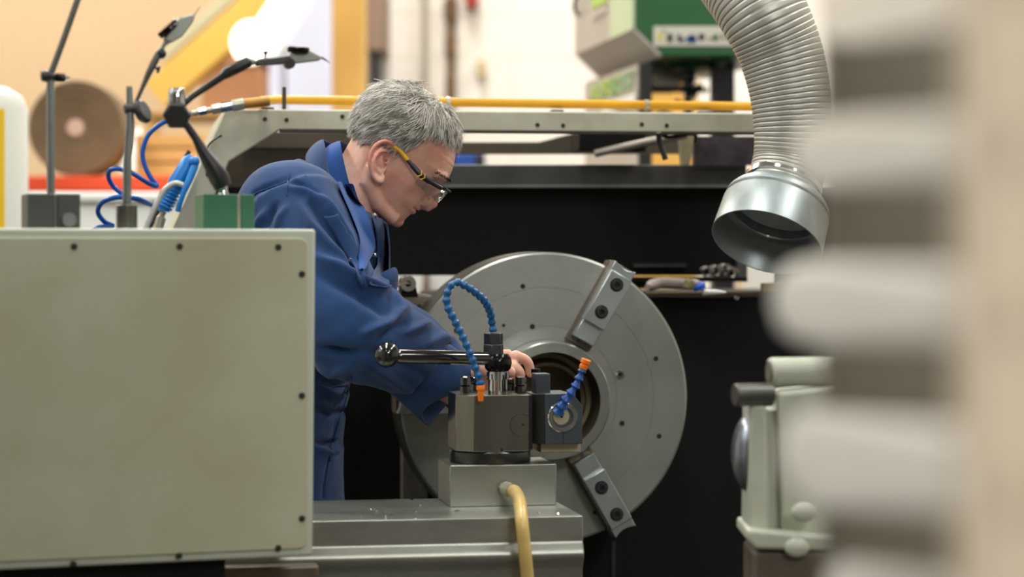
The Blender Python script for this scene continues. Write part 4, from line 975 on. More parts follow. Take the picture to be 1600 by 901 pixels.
# yoke seam and sleeve head seam as fine raised lines
def seam(pts, r=.0013):
    ps = []
    for q in spline([Vector((x, y, 0)) for x, y in pts], 6):
        h, n_ = hit(q.x, q.y); ps.append(h + n_ * .0006)
    MB().tube(ps, r, 6).build('seam', m_cov, pr)
seam([(384, 320), (398, 303), (420, 294), (448, 284), (452, 268)]); seam([(450, 282), (449, 294), (448, 306)])
seam([(496, 596), (520, 603), (548, 598)]); seam([(549, 588), (535, 640), (526, 668), (514, 720), (506, 776)], .002)
# collars
def band(name, prs, m, thick, sub=2, far=True, mid=None):
    """collar from (inner px, inner Y, outer px, outer Y) pairs, back of neck first, mirrored to the far side"""
    rows = []
    for (a_, ya, b_, yb) in prs:
        i, o = P(*a_, YM), P(*b_, YM); i = shift(i, ya); o = shift(o, yb)
        mm = i.lerp(o, .5) + (mid or Vector((-.004, 0, .004))); mm.y = (ya * .4 + yb * .6)
        rows.append([i, mm, o])
    if far:
        fr = []
        for r in rows[1:]: fr.append([Vector((p.x + .012, 2 * YM - p.y, p.z - .002)) for p in r])
        rows = list(reversed(fr)) + rows
    return sheet(name, rows, m, thick, sub=sub)
band('shirt_collar', [((531, 217), 3.93, (500, 236), 3.93), ((537, 226), 3.872, (510, 247), 3.850), ((542, 253), 3.858, (516, 271), 3.838), ((552, 291), 3.857, (528, 306), 3.836), ((562, 326), 3.866, (541, 334), 3.838), ((580, 371), 3.905, (560, 374), 3.868)], m_shirt, .0035)
band('collar', [((502, 216), 3.93, (478, 240), 3.93), ((513, 222), 3.872, (483, 253), 3.838), ((518, 256), 3.842, (494, 279), 3.792), ((528, 296), 3.832, (507, 308), 3.780), ((534, 316), 3.836, (515, 322), 3.782)], m_cov, .0055)
# open cuff of the near sleeve
c0, ax = P(690, 597, 3.79), (P(712, 613, 3.80) - P(640, 556, 3.735)).normalized()
mj = (P(746, 570, 3.80) - P(667, 660, 3.79)) / 2; mn = ax.cross(mj).normalized()
cuff = []
near_ = Vector((0, -.052, 0)) - ax * .030
for t, k, lean in ((-.10, .95, .0), (-.075, .96, .15), (-.05, .98, .35), (-.025, 1.0, .65), (-.006, 1.02, .9), (.008, 1.02, 1.0)):
    c = P(705, 615, 3.80) + ax * t
    cuff.append([c + mj * math.cos(b_) * k + Vector((0, -.050, 0)) * math.sin(b_) * k - ax * (.042 * lean * max(0, math.sin(b_)) * max(0, .25 - math.cos(b_))) for b_ in np.linspace(0, 2 * PI, 41)[:-1]])
mb = MB(); mb.rings(cuff, cap=False)
o = mb.build('sleeve_cuff', m_cov, pr, smooth=180)
s = o.modifiers.new('solid', 'SOLIDIFY'); s.thickness = .003; s.offset = 0
# boots
for s_ in (-1, 1):
    y = YM + s_ * .115; x = P(456, 0, YM).x
    bt = MB().rings([ring_el((x + dx, y, z), (fx, 0, 0), (0, w, 0), 20, 2.6) for dx, z, fx, w in ((.045, .028, .145, .05), (.045, .05, .14, .05), (.03, .085, .115, .046), (.0, .13, .075, .05), (-.004, .2, .068, .052))]).build('boot', m_boot, pr, smooth=60)
    MB().rings([ring_el((x + .045, y, z), (.15, 0, 0), (0, .053, 0), 20, 2.8) for z in (0, .028)]).build('sole', M_['plast'], bt, bevel=.003)

# hair -----------------------------------------------------------------
def hairline(f):
    return float(np.interp(f, [-.165, -.146, -.1075, -.092, -.064, -.056, -.048, -.034, .0, .02], [.064, .070, .094, .106, .103, .110, .138, .166, .178, .180]))
random.seed(11)
hr = MB()
R = head_rings(.0035, .06, 72)
R = [[(q[0], q[1] + (.006 if q[1] > .19 else .003 if q[1] > .17 else 0), q[2]) for q in r] for r in R]
keep = [[q[1] > hairline(q[0]) for q in r] for r in R]
vs = [[hr._v(H(*q)) for q in r] for r in R]
for j in range(len(R) - 1):
    for k in range(72):
        k2 = (k + 1) % 72
        if keep[j][k] and keep[j][k2] and keep[j + 1][k] and keep[j + 1][k2]: hr.bm.faces.new((vs[j][k], vs[j][k2], vs[j + 1][k2], vs[j + 1][k]))
hr.bm.faces.new(vs[-1])
lone = [v for v in hr.bm.verts if not v.link_faces]
bmesh.ops.delete(hr.bm, geom=lone, context='VERTS')
def hair_mat(strand=False):
    m = bpy.data.materials.new('grey_hair_strand' if strand else 'grey_hair'); m.use_nodes = True
    nt = m.node_tree; N = nt.nodes; K = nt.links; b = N['Principled BSDF']
    tc = N.new('ShaderNodeTexCoord'); nz = N.new('ShaderNodeTexNoise'); nz.inputs['Scale'].default_value = 95; nz.inputs['Detail'].default_value = 5
    K.new(tc.outputs['Object'], nz.inputs['Vector'])
    cr = N.new('ShaderNodeValToRGB'); cr.color_ramp.elements[0].position = .36; cr.color_ramp.elements[1].position = .6
    cr.color_ramp.elements[0].color = (*s2l((104, 99, 92)), 1); cr.color_ramp.elements[1].color = (*s2l((226, 220, 208)), 1)
    if strand:
        ta = N.new('ShaderNodeAttribute'); ta.attribute_name = 'tone'; K.new(ta.outputs['Fac'], cr.inputs['Fac'])
        cr.color_ramp.elements[0].position = .15; cr.color_ramp.elements[1].position = .8
    else: K.new(nz.outputs['Fac'], cr.inputs['Fac'])
    K.new(cr.outputs['Color'], b.inputs['Base Color'])
    b.inputs['Roughness'].default_value = .5; b.inputs['Specular IOR Level'].default_value = .35
    return m
m_hair = hair_mat()
hair = hr.build('hair', m_hair, pr, smooth=180)
LVu = [l[0] for l in LV]
def surf(u, ang, grow):
    _, f0, f1, w = level(u); c = f0 * .42 + f1 * .58; ca, sa = math.cos(ang), math.sin(ang); p = 2.15 if ca > 0 else 2.1
    rf = (f0 - c + grow) if ca > 0 else (c - f1 + grow)
    return Vector((c + rf * math.copysign(abs(ca) ** (2 / p), ca), u, (w + grow) * math.copysign(abs(sa) ** (2 / p), sa)))
st = MB(); cnt = 0; tones = []
while cnt < 15000:
    # even cover: pick a height, then an angle
    if random.random() < .28:
        u = random.uniform(.185, .2115)
    else: u = random.uniform(.066, .2)
    ang = random.uniform(0, 2 * PI)
    p0 = surf(u, ang, .003)
    hl = hairline(p0.x)
    if u < hl + random.uniform(-.004, .004): continue
    cnt += 1
    c = Vector((-.068, .11, 0)); nrm_ = (p0 - c); nrm_ = Vector((nrm_.x / .0081, nrm_.y / .0100, nrm_.z / .0059)).normalized()
    # growth direction: from the whorl at the back of the crown, forward over the top, down and back at the sides
    top = max(0, min(1, (u - .15) / .05)); fwd = max(0, min(1, (p0.x + .10) / .09))
    fl = Vector((-.55, -.85, 0)) * (1 - fwd) + Vector((-.35, -.95, 0)) * fwd
    if top > 0: fl = fl * (1 - top) + top * (Vector((.9, -.2, 0)) * fwd + Vector((-.5, .25, 0)) * (1 - fwd) + Vector((0, -.2, .7 * math.copysign(1, p0.z))))
    cl_n = Vector((noise.noise(p0 * 60), noise.noise(p0 * 60 + Vector((5, 3, 1))), noise.noise(p0 * 60 + Vector((1, 8, 2)))))
    fl += cl_n * .75 + Vector((random.gauss(0, .10), random.gauss(0, .10), random.gauss(0, .10)))
    fl = (fl - nrm_ * fl.dot(nrm_)).normalized()
    short = max(.3, min(1, (u - hl) / .04))
    ln = random.uniform(.022, .036) * (.4 + .6 * short) * (1.3 if u > .17 else 1)
    lift = random.uniform(.12, .36) * (1.3 if u > .18 else .75)
    pts = []
    for k in range(5):
        t = k / 4
        pts.append(p0 + fl * ln * t + nrm_ * (.0015 + ln * lift * (t - .62 * t * t) * 1.5))
    wd = random.uniform(.00028, .00062)
    st.tube([H(*q) for q in pts], [wd, wd * 1.1, wd, wd * .8, wd * .2], 3, cap=False)
    tn = .5 + .55 * noise.noise(p0 * 85 + fl * 3) + random.gauss(0, .16) + .10 * min(1, max(-1, (u - .14) / .05))
    tones += [max(0, min(1, tn))] * 15
so_ = st.build('hair_strands', hair_mat(True), hair, smooth=180)
at = so_.data.attributes.new('tone', 'FLOAT', 'POINT'); at.data.foreach_set('value', np.array(tones, dtype=np.float32))
so_['kind'] = 'stuff'
# eyebrows
eb = MB()
for s in (-1, 1):
    for k in range(60):
        t = k / 59; l = s * (.012 + .040 * t); p0 = Vector((.0275 - .024 * t ** 1.7, .1185 - .004 * t + random.uniform(-.0022, .0022), l))
        d = Vector((.004 - .006 * t, .0015, s * .007)) * random.uniform(.8, 1.3)
        eb.tube([H(*p0), H(*(p0 + d * .6 + Vector((.001, .0005, 0)))), H(*(p0 + d))], [.0006, .0006, .0001], 4, cap=False)
o = eb.build('eyebrows', mat('eyebrow_brown', (92, 78, 64), .7, 0, .1, 40), pr, smooth=180); o['kind'] = 'stuff'

# safety glasses -------------------------------------------------------
sg2 = thing('safety_glasses', 'clear safety glasses with yellow and black arms worn by the worker', 'glasses', H(-.02, .09, 0))
m_lens = bpy.data.materials.new('clear_lens'); m_lens.use_nodes = True
nt = m_lens.node_tree; nt.nodes.clear()
o_ = nt.nodes.new('ShaderNodeOutputMaterial'); tr_ = nt.nodes.new('ShaderNodeBsdfTransparent'); gl_ = nt.nodes.new('ShaderNodeBsdfGlossy'); mx_ = nt.nodes.new('ShaderNodeMixShader'); lw_ = nt.nodes.new('ShaderNodeLayerWeight'); mr_ = nt.nodes.new('ShaderNodeMapRange')
tr_.inputs[0].default_value = (.86, .88, .87, 1); gl_.inputs['Roughness'].default_value = .03; lw_.inputs['Blend'].default_value = .35; mr_.inputs['To Min'].default_value = .09; mr_.inputs['To Max'].default_value = .55
nt.links.new(lw_.outputs['Facing'], mr_.inputs['Value']); nt.links.new(mr_.outputs[0], mx_.inputs[0]); nt.links.new(tr_.outputs[0], mx_.inputs[1]); nt.links.new(gl_.outputs[0], mx_.inputs[2]); nt.links.new(mx_.outputs[0], o_.inputs[0])
R = []
for j, u in enumerate(np.linspace(.0745, .1015, 9)):
    row = []
    for i in range(41):
        t = -1 + 2 * i / 40; l = .069 * math.sin(t * 1.35) / math.sin(1.35)
        notch = max(0, 1 - abs(l) / .012) * .014 * (1 - j / 8)
        f = .0395 - .050 * abs(t) ** 2.2 - .004 * (1 - j / 8)
        row.append(H(f, u + notch + .006 * (abs(t) ** 2) * (1 - j / 8) - .006 * abs(t) ** 2 * (j / 8), l))
    R.append(row)
mb = MB(); vs = [[mb._v(p) for p in r] for r in R]
for j in range(8):
    for i in range(40): mb.bm.faces.new((vs[j][i], vs[j][i + 1], vs[j + 1][i + 1], vs[j + 1][i]))
ln_ = mb.build('lens', m_lens, sg2, smooth=180)
s = ln_.modifiers.new('solid', 'SOLIDIFY'); s.thickness = .0018
brow = [H(.0405 - .050 * abs(t) ** 2.2, .1035 - .006 * abs(t) ** 2, .0695 * math.sin(t * 1.35) / math.sin(1.35)) for t in np.linspace(-1, 1, 41)]
MB().tube(brow, [.0032 if abs(i - 20) > 8 else .0018 for i in range(41)], 10).build('brow_bar', M_['plast'], sg2)
for s in (-1, 1):
    def T(px, py, l): return hp(px, py, s * l)
    MB().tube(spline([T(692, 296, .060), T(676, 287, .072), T(664, 279, .0785), T(655, 270, .080), T(640, 253, .079)], 5), [.0036] * 6 + [.0046] * 12 + [.0034] * 3, 12).build('temple_arm', M_['plast'], sg2)
    MB().tube(spline([T(641, 254, .079), T(630, 240, .0785), T(620, 233, .0785), T(614, 231, .0765), T(608, 231, .074)], 5), [.0032] + [.0038] * 18 + [.0025] * 2, 12).build('arm_tip', mat('glasses_yellow', (236, 178, 12), .45, 0, .05, 20), sg2)
    for k in (0, 1):
        x, y = 659 + k * 5, 275 + k * 4.5
        MB().tube([T(x - 4, y + 3.5, .0832), T(x + 2.5, y + 1, .0842), T(x + 2.5, y - 6, .0832)], .0010, 8).build('chevron_mark', MATS['glasses_yellow'], sg2)
# ------------------------------------------------------------------ yellow pipe on the hood
YP = YF + .10
yp = thing('air_pipe', 'long yellow air pipe running along the top of the cream hood', 'pipe', W(800, 176, YP))
A, B = L(405, 157.5, YF - .03), L(1240, 167.3, YP)
r = 7.2 * 4.4 / FP
MB(LM).tube([A, L(437, 155.5, YP), L(480, 156.5, YP), B], [r * .95, r, r, r], 24).build('pipe', M_['yellowpipe'], yp)
hp_ = [L(299, 177, YF - .035), L(404, 157.5, YF - .03)]
mb = MB(LM); prs = []
def seg(t0, t1, rr, sg=24):
    a = hp_[0].lerp(hp_[-1], t0); b_ = hp_[0].lerp(hp_[-1], t1); return a, b_, rr, sg
for k, (t0, t1, rr, sg, mm) in enumerate(((0, .13, .0058, 16, 'fit'), (.1, .22, .0085, 6, 'chrome'), (.2, .32, .006, 16, 'fit'), (.3, .44, .0105, 6, 'fit'), (.42, .62, .0096, 24, 'chrome'), (.6, .78, .011, 8, 'fit'))):
    a, b_ = hp_[0].lerp(hp_[-1], t0), hp_[0].lerp(hp_[-1], t1)
    MB(LM).cyl(a, b_, rr, seg=sg).build('coupling', M_[mm], yp, bevel=.001, smooth=25)
a, b_ = hp_[0].lerp(hp_[-1], .78), hp_[-1]
MB(LM).cyl(a, b_ + Vector((.02, 0, 0)), .0094, seg=24).build('hose_tail', mat('rusty_collar', (196, 140, 60), .5, .2, .2, 40), yp)
for px in (1010, 700): 
    q = L(px, 156.5 + (px - 480) * .0142, YP); MB(LM).lathe([(r + .0003, -.004), (r + .002, -.004), (r + .002, .004), (r + .0003, .004)], q, (1, 0, 0), 24, closed=True).build('clip', M_['fit'], yp)
for px in (418, 640, 870, 1100):
    q = L(px, 172 + (px - 352) * .008, YP)
    MB(LM).box((q.x - .012, YP - .012, a_z := L(px, 172 + (px - 352) * .0083, YF).z + .0078), (q.x + .012, YP + .012, max(a_z + .004, q.z - .0))).build('saddle', M_['head'], yp, bevel=.001)
pn = tag(MB(LM).tube([L(444, 171, YF + .03), L(444, 150, YF + .03), L(444, 136, YF + .03)], .0042, 8).build('upright_pin', M_['rodd']), 'thin dark pin standing on the hood in front of the yellow pipe', 'pin')

# ------------------------------------------------------------------ cream casing in front of the worker
BY = math.radians(20)
BM = Matrix.Translation(P(493.5, 358, 3.2)) @ Matrix.Rotation(BY, 4, 'Z')
def B_(px, py, yl=0): return on_plane(BM, px, py, yl)
bzt, bzb = B_(493, 358).z, B_(489, 868).z
bxl = -.72; D = .15
cb = thing('machine_casing', 'big cream rectangular machine casing with dark screws in front of the worker', 'machine casing', BM @ Vector((bxl / 2, D / 2, -(BM.translation.z))))
MB(BM).prism([(bxl, 0, bzb), (-.004, 0, bzb), (0, 0, bzt - .0), (bxl, 0, bzt)], (0, D, 0)).build('body', M_['creamedge'], cb, bevel=.004, bseg=3)
c0, c1 = B_(480, 372), B_(480, 858)
fr = rrect(bxl + .01, c1.z + .002, c0.x, c0.z, .012)
MB(BM).prism([(x, -.0035, z) for x, z in fr], (0, .006, 0)).build('cover_plate', M_['cream'], cb, bevel=.0012)
scs = [(116, 385), (281, 385), (435, 386), (472, 428), (472, 618), (472, 810), (435, 856), (280, 868), (115, 881), (-40, 386), (-40, 893)]
first = None
for px, py in scs:
    p = B_(px, py, -.0045)
    if first is None:
        first = MB(BM).lathe([(0, -.0008), (.0036, -.0008), (.0046, .0), (.0046, .002), (0, .002)], p, (0, 1, 0), 16).build('screw', M_['screwdark'], cb)
        p_first = p
    else:
        o = first.copy(); COL.objects.link(o); o.parent = cb; o.location = BM.to_3x3() @ (p - p_first)
MB(BM).box((bxl + .1, .03, -BM.translation.z), (-.12, D - .02, bzb + .004)).build('pedestal', M_['head'], cb, bevel=.006)

# ------------------------------------------------------------------ dial stands on the casing
def Pb(px, py, yl=.075): return BM @ B_(px, py, yl)
ztop = (BM @ Vector((0, 0, bzt))).z
def on_top(p): return Vector((p.x, p.y, ztop))
# stand with a tall rod and dark square base
c = on_top(Pb(79, 358)); 
sa = thing('magnetic_stand', 'dark square magnetic base with a tall jointed grey rod on the cream casing', 'stand', c)
yA = .075
def Lb(px, py): return B_(px, py, yA)
x0, x1 = Lb(38, 330).x, Lb(120, 330).x; zt = Lb(79, 303.5).z
MB(BM).box((x0, yA - .03, bzt), (Lb(81, 330).x, yA + .03, zt)).build('base', M_['basegrey'], sa, bevel=.0015)
MB(BM).box((Lb(84.5, 330).x, yA - .03, bzt), (x1, yA + .03, zt)).build('base', M_['basegrey'], sa, bevel=.0015)
MB(BM).box((Lb(80, 330).x, yA - .024, bzt), (Lb(85, 330).x, yA + .026, zt - .001)).build('brass_divider', M_['rod'], sa)
k0 = Lb(101, 344); k0.y = yA - .03
MB(BM).lathe([(0, -.010), (.009, -.010), (.010, -.008), (.010, 0), (0, 0)], k0, (0, 1, 0), 24).build('switch_knob', M_['rod'], sa)
J = Lb(78, 119)
MB(BM).cyl(Vector((Lb(79.5, 303).x, yA, zt)), Lb(79, 122), .0056, seg=18).build('column', M_['rod'], sa)
MB(BM).tube([J, Lb(100, 60), Lb(126, -14), Lb(170, -150)], .0044, 14).build('arm', M_['rodd'], sa)
cl = MB(BM).tube([Lb(64, 118), Lb(67, 118), Lb(78, 120), Lb(84, 121.5)], [.006, .008, .008, .006], 16).build('clamp', M_['plast'], sa)
MB(BM).tube([Lb(84, 121), Lb(88, 121.2), Lb(101, 121.6), Lb(103, 121.7)], [.004, .006, .006, .003], 14).build('clamp_screw', M_['black_gloss'], cl)
MB(BM).cyl(Lb(102, 121.7), Lb(109, 122), .0022, seg=10).build('screw_tip', M_['chrome'], cl)
# stand with the small round base and lever indicator
def indicator_body(o_, mb_pts): pass
sbt = thing('dial_indicator_stand', 'slim grey rod stand with a lever indicator pointing up, on a small round base', 'stand', on_top(Pb(198, 358)))
xc = Lb(198, 330).x
MB(BM).lathe([(0, bzt), (.0144, bzt), (.0146, bzt + .002), (.0146, Lb(198, 321).z), (.0136, Lb(198, 320).z), (0, Lb(198, 320).z)], (xc, yA, 0), (0, 0, 1), 32).build('base', M_['rodd'], sbt, smooth=30)
MB(BM).tube([Vector((xc, yA, Lb(198, 320).z)), Lb(199, 250), Lb(203, 190), Lb(202, 135)], [.0062, .0062, .0058, .0042], 16).build('column', M_['rod'], sbt)
cl = MB(BM).tube([Lb(194, 171), Lb(200, 170), Lb(214, 171)], [.0065, .0075, .0065], 14).build('clamp', M_['plast'], sbt)
kd = Lb(223, 174); dv = (Lb(236, 168) - Lb(216, 178)).normalized(); dv = Vector((dv.x, -.75, dv.z)).normalized()
MB(BM).lathe([(0, -.006), (.014, -.006), (.0172, -.002), (.0172, .002), (.014, .005), (0, .005)], kd, dv, 32, ).build('clamp_knob', M_['plast'], cl)
MB(BM).tube([Lb(209, 168), Lb(222, 138), Lb(232, 115), Lb(240, 99), Lb(248, 84)], [.0026, .003, .0045, .0052, .005], 12).build('arm', M_['rodd'], sbt)
MB(BM).ball(Lb(252, 84), .0072).build('joint', M_['plast'], sbt)
MB(BM).tube([Lb(243, 106), Lb(248, 108), Lb(249, 104), Lb(246, 114)], [.002, .0028, .0022, .002], 8).build('thumb_screw', M_['plast'], sbt)
MB(BM).tube([Lb(252, 80), Lb(256, 70), Lb(262, 64)], [.0035, .003, .0045], 10).build('stem', M_['dialgrey'], sbt)
def flat(pts, th, yl=yA): return MB(BM).prism([Lb(*p) + Vector((0, -th / 2, 0)) for p in pts], (0, th, 0))
flat([(255, 63), (268, 67), (283, 58), (300, 36), (304, 25), (297, 23), (280, 28), (272, 36)], .014).build('indicator_body', M_['dialgrey'], sbt, bevel=.002)
d0, d1 = Lb(247, 55), Lb(274, 30)
nrm = Vector(((d1 - d0).z, 0, -(d1 - d0).x)).normalized()
MB(BM).lathe([(0, -.005), (.0155, -.005), (.0165, -.0035), (.0165, .003), (.015, .0045), (0, .0045)], d0.lerp(d1, .5) + nrm * .003, nrm, 32).build('dial', M_['black_gloss'], sbt)
MB(BM).tube([Lb(300, 27), Lb(305, 21), Lb(313, 10)], [.0022, .0008, .0005], 8).build('stylus', M_['rodd'], sbt)
# stand on the green magnetic base
sg_ = thing('dial_indicator_stand', 'thick black articulated arm with a lever indicator on a green magnetic base', 'stand', on_top(Pb(350, 358)))
zt = Lb(350, 304).z
MB(BM).box((Lb(311, 330).x, yA - .03, bzt), (Lb(364, 330).x, yA + .03, zt)).build('base', M_['greenbase'], sg_, bevel=.0012)
MB(BM).box((Lb(369, 330).x, yA - .03, bzt), (Lb(390, 330).x, yA + .03, zt)).build('base', M_['greenbase'], sg_, bevel=.0012)
MB(BM).box((Lb(363.5, 330).x, yA - .027, bzt), (Lb(369.5, 330).x, yA + .027, zt - .0008)).build('aluminium_divider', M_['fit'], sg_)
MB(BM).tube([Lb(349, 304), Lb(349, 298), Lb(348, 291)], [.008, .006, .0075], 16).build('post', M_['chrome'], sg_)
MB(BM).tube([Lb(349, 292), Lb(342, 277), Lb(330, 256), Lb(318, 238), Lb(306, 216), Lb(284, 184)], [.0125, .0145, .0115, .0085, .0058, .0056], 18).build('lower_arm', M_['plast'], sg_)
hb_ = Lb(276, 180)
hub = MB(BM).lathe([(0, -.016), (.0175, -.016), (.0198, -.011), (.0198, .011), (.0175, .016), (0, .016)], hb_, (.18, 1, .1), 6).build('hub', M_['plast'], sg_, bevel=.002, smooth=20)
MB(BM).tube([Lb(276, 172), Lb(276, 165), Lb(276, 142), Lb(276, 138)], [.010, .0122, .0122, .010], 24).build('lock_knob', M_['chrome'], hub)
MB(BM).tube([Lb(281, 168), Lb(300, 151), Lb(348, 119), Lb(352, 115), Lb(388, 97), Lb(392, 96)], [.0045, .0045, .0055, .0078, .0082, .005], 16).build('upper_arm', M_['plast'], sg_)
MB(BM).ball(Lb(394, 97), .0052).build('joint', M_['dialgrey'], sg_)
flat([(398, 97), (401, 104), (446, 100), (452, 97), (452, 87), (446, 88), (404, 93)], .012).build('fine_adjuster', mat('adjuster_grey', (66, 68, 68), .4, .2, .1, 20), sg_, bevel=.0015)
MB(BM).tube([Lb(415, 91), Lb(415, 86), Lb(415, 83), Lb(415, 80)], [.0016, .0016, .0036, .0036], 10).build('thumb_screw', mat('knob_brown', (70, 40, 34), .4), sg_)
MB(BM).lathe([(0, -.007), (.007, -.007), (.007, .007), (0, .007)], Lb(452, 100), (0, 1, 0), 24).build('pivot', M_['plast'], sg_)
flat([(452, 100), (466, 99), (497, 95), (503, 90), (484, 80), (454, 82)], .014).build('indicator_body', M_['dialgrey'], sg_, bevel=.002)
MB(BM).lathe([(0, -.0045), (.0150, -.0045), (.0160, -.003), (.0160, .003), (.0145, .0045), (0, .0045)], Lb(466, 77.5), (.02, -.12, 1), 32).build('dial', M_['black_gloss'], sg_)
MB(BM).tube([Lb(497, 91), Lb(503, 90), Lb(516, 98)], [.0026, .002, .0004], 8).build('stylus', M_['rodd'], sg_)

# ------------------------------------------------------------------ air gun and hose on the hood side
Ya = YF - .04
def Q(px, py, d=0.0): return L(px, py, Ya + d)
ag = thing('air_gun', 'bright blue air blow gun hooked on the sloping cream hood edge', 'air gun', LM @ Q(262, 340))
MB(LM).tube([Q(302, 246, .02), Q(296, 252, .02), Q(276, 286, .02), Q(268, 300, .02), Q(258, 318, .02), Q(256, 330, .02)], [.009, .0145, .0165, .014, .0125, .011], 20).build('body', M_['airblue'], ag)
for k in range(6):
    t = k / 5; a = Q(271 - 13 * t, 297 + 26 * t, .02)
    MB(LM).lathe([(.0138, -.0022), (.0152, 0), (.0138, .0022)], a, Q(258, 323, .02) - Q(271, 297, .02), 20, cap=False).build('grip_rib', M_['airblue'], ag)
MB(LM).tube([Q(306, 254), Q(303, 262), Q(296, 280, -.006), Q(287, 300, -.01), Q(281, 318, -.008), Q(278, 330, -.004)], [.006, .0075, .007, .0055, .0048, .0052], 14).build('trigger_lever', M_['airblue'], ag)
MB(LM).ball(Q(304, 252), .0095).build('trigger_pivot', M_['airblue'], ag)
MB(LM).tube([Q(256, 330, .02), Q(253, 336, .02), Q(252, 340, .02), Q(246, 360, .02)], [.006, .005, .0095, .0095], 12).build('connector', M_['fit'], ag)
tag(MB(LM).tube(spline([Q(222, 372, -.005), Q(236, 336, -.005), Q(252, 304, -.005), Q(262, 292, -.005), Q(274, 286, -.005), Q(286, 289, -.005)], 8), .0052, 14).build('hanging_hook_bar', M_['hookgrey']), 'pale grey bent bar hooked beside the blue air gun', 'bar')
tag(MB(LM).tube([Q(222, 380, .06), Q(249, 326, .06), Q(278, 264, .06), Q(296, 236, .06)], .004, 10).build('hanging_cable', M_['plast']), 'black cable running up the hood slope behind the blue air gun', 'cable')
tag(MB(LM).tube(spline([Q(322, 234, -.01), Q(330, 222, -.012), Q(346, 211, -.014)], 6) , [.0018] * 10 + [.0018, .0026, .0026][:3], 8).build('hanging_wire_probe', M_['plast']), 'thin black wire probe leaning on the hood corner', 'probe')
hpts = [Q(258, 190, .0), Q(240, 202, .0), Q(229, 216, .0), Q(223, 238, .0), Q(226, 258, .0), Q(236, 278, 0), Q(244, 291, .0), Q(232, 286, -.02), Q(208, 271, -.03), Q(188, 264, -.03), Q(172, 266, -.02), Q(170, 278, -.0), Q(178, 292, .01), Q(194, 304, .01), Q(214, 311, .02), Q(228, 318, .03), Q(206, 308, -.03), Q(182, 307, -.03), Q(160, 316, -.02), Q(154, 330, .0), Q(162, 344, .01), Q(176, 354, .02), Q(200, 372, .02)]
hpts = hpts[:6] + [Q(245, 290, 0)] + hpts[7:15] + [Q(232, 319, .03)] 
tag(MB(LM).tube(spline([Q(297, 178, .005), Q(276, 184, 0)] + hpts, 8), .0046, 12).build('hanging_air_hose', M_['airhose']), 'blue coiled air hose dropping from the yellow pipe coupling', 'hose')
tag(MB(LM).tube(spline([Q(236, 320, .02), Q(214, 310, -.03), Q(182, 308, -.03), Q(160, 316, -.02), Q(153, 331, .0), Q(163, 346, .01), Q(176, 353, .02), Q(152, 356, 0), Q(140, 372, 0), Q(160, 390, 0), Q(200, 392, .02)], 8), .0046, 12).build('hanging_air_hose', M_['airhose']), 'lower blue air hose loop just above the cream casing', 'hose')

# ------------------------------------------------------------------ flexible duct
Yd = 4.02
dt = thing('ventilation_duct', 'flexible ribbed silver extraction duct hanging over the lathe with an open metal collar', 'duct', P(1200, 380, Yd))
cl_ = [(1060, -150, 4.2), (1118, -90, 4.12), (1162, -30, 4.05), (1193, 22, Yd), (1219, 80, Yd), (1234, 140, Yd), (1239, 200, Yd), (1235, 250, Yd + .0), (1224, 292, Yd - .012)]
rad = [74, 74, 72, 69, 66, 63.5, 61, 58.5, 58]
pts = spline([P(*c) for c in cl_], 40)
n = len(pts); rs = []
acc = 0.0
ph = 0
for i in range(n):
    t = i / (n - 1) * (len(rad) - 1); k = min(int(t), len(rad) - 2); rr_ = (rad[k] + (rad[k + 1] - rad[k]) * (t - k)) * Yd / FP
    if i: acc += (pts[i] - pts[i - 1]).length
    rs.append((rr_, acc))
# resample finely so that each rib has its own crest and groove
fine = []; tot = rs[-1][1]; pitch = .0092; m = int(tot / pitch * 6)
acc_l = [a for _, a in rs]
for j in range(m + 1):
    s = tot * j / m; k = max(0, min(n - 2, int(np.searchsorted(acc_l, s)) - 1)); f = (s - acc_l[k]) / max(1e-9, acc_l[k + 1] - acc_l[k])
    q = pts[k].lerp(pts[k + 1], f); r_ = rs[k][0] + (rs[k + 1][0] - rs[k][0]) * f
    ph = (s / pitch) % 1
    fine.append((q, r_ - (.0016 if ph < .16 else 0)))
MB().tube([q for q, _ in fine], [r_ for _, r_ in fine], 48, cap=False).build('hose', M_['duct'], dt, smooth=60)
dirv = Vector((-.20, -.36, -.91)).normalized()
c0 = P(1222, 297, Yd - .012)
r0 = 58 * Yd / FP; r1 = 87 * Yd / FP
ln = (P(1197, 381, Yd - .068) - c0).length * .97
dirv = (P(1197, 382, Yd - .068) - c0).normalized()
MB().lathe([(r0 + .002, -.014), (r0 + .0045, -.012), (r0 + .0045, -.002), (r0 + .002, .0)], c0, dirv, 64, closed=True).build('hose_clamp', M_['chrome'], dt, smooth=30)
sd = P(1246, 297, Yd - .08)
u = dirv.cross(Vector((0, 1, 0))).normalized()
sp_ = c0 - dirv * .006 + (Vector((.42, -.9, 0)).normalized() * (r0 + .006))
MB().cyl(sp_ - u * .014, sp_ + u * .014, .0052, seg=12).build('clamp_screw', M_['chrome'], dt, bevel=.001)
prof = [(r0, -.004), (r0 + .002, .006), (r0 + .012, .014), (r1 - .010, .024), (r1 - .006, .03), (r1 - .004, .038), (r1 - .006, .042), (r1 - .003, .046), (r1, ln), (r1 - .0015, ln + .0008), (r1 - .003, ln - .001), (r1 - .006, .05), (r1 - .0085, .046), (r1 - .012, .04), (r1 - .014, .028), (r0 - .002, .012), (r0 - .003, -.004)]
MB().lathe(prof, c0, dirv, 72, closed=True).build('collar', M_['collar'], dt, smooth=40)
MB().lathe([(r1 - .0065, .052), (r1 - .016, .05), (r1 - .0175, .047), (r1 - .016, .044), (r1 - .0065, .046)], c0, dirv, 72, closed=True).build('inner_ring', M_['chrome'], dt, smooth=40)
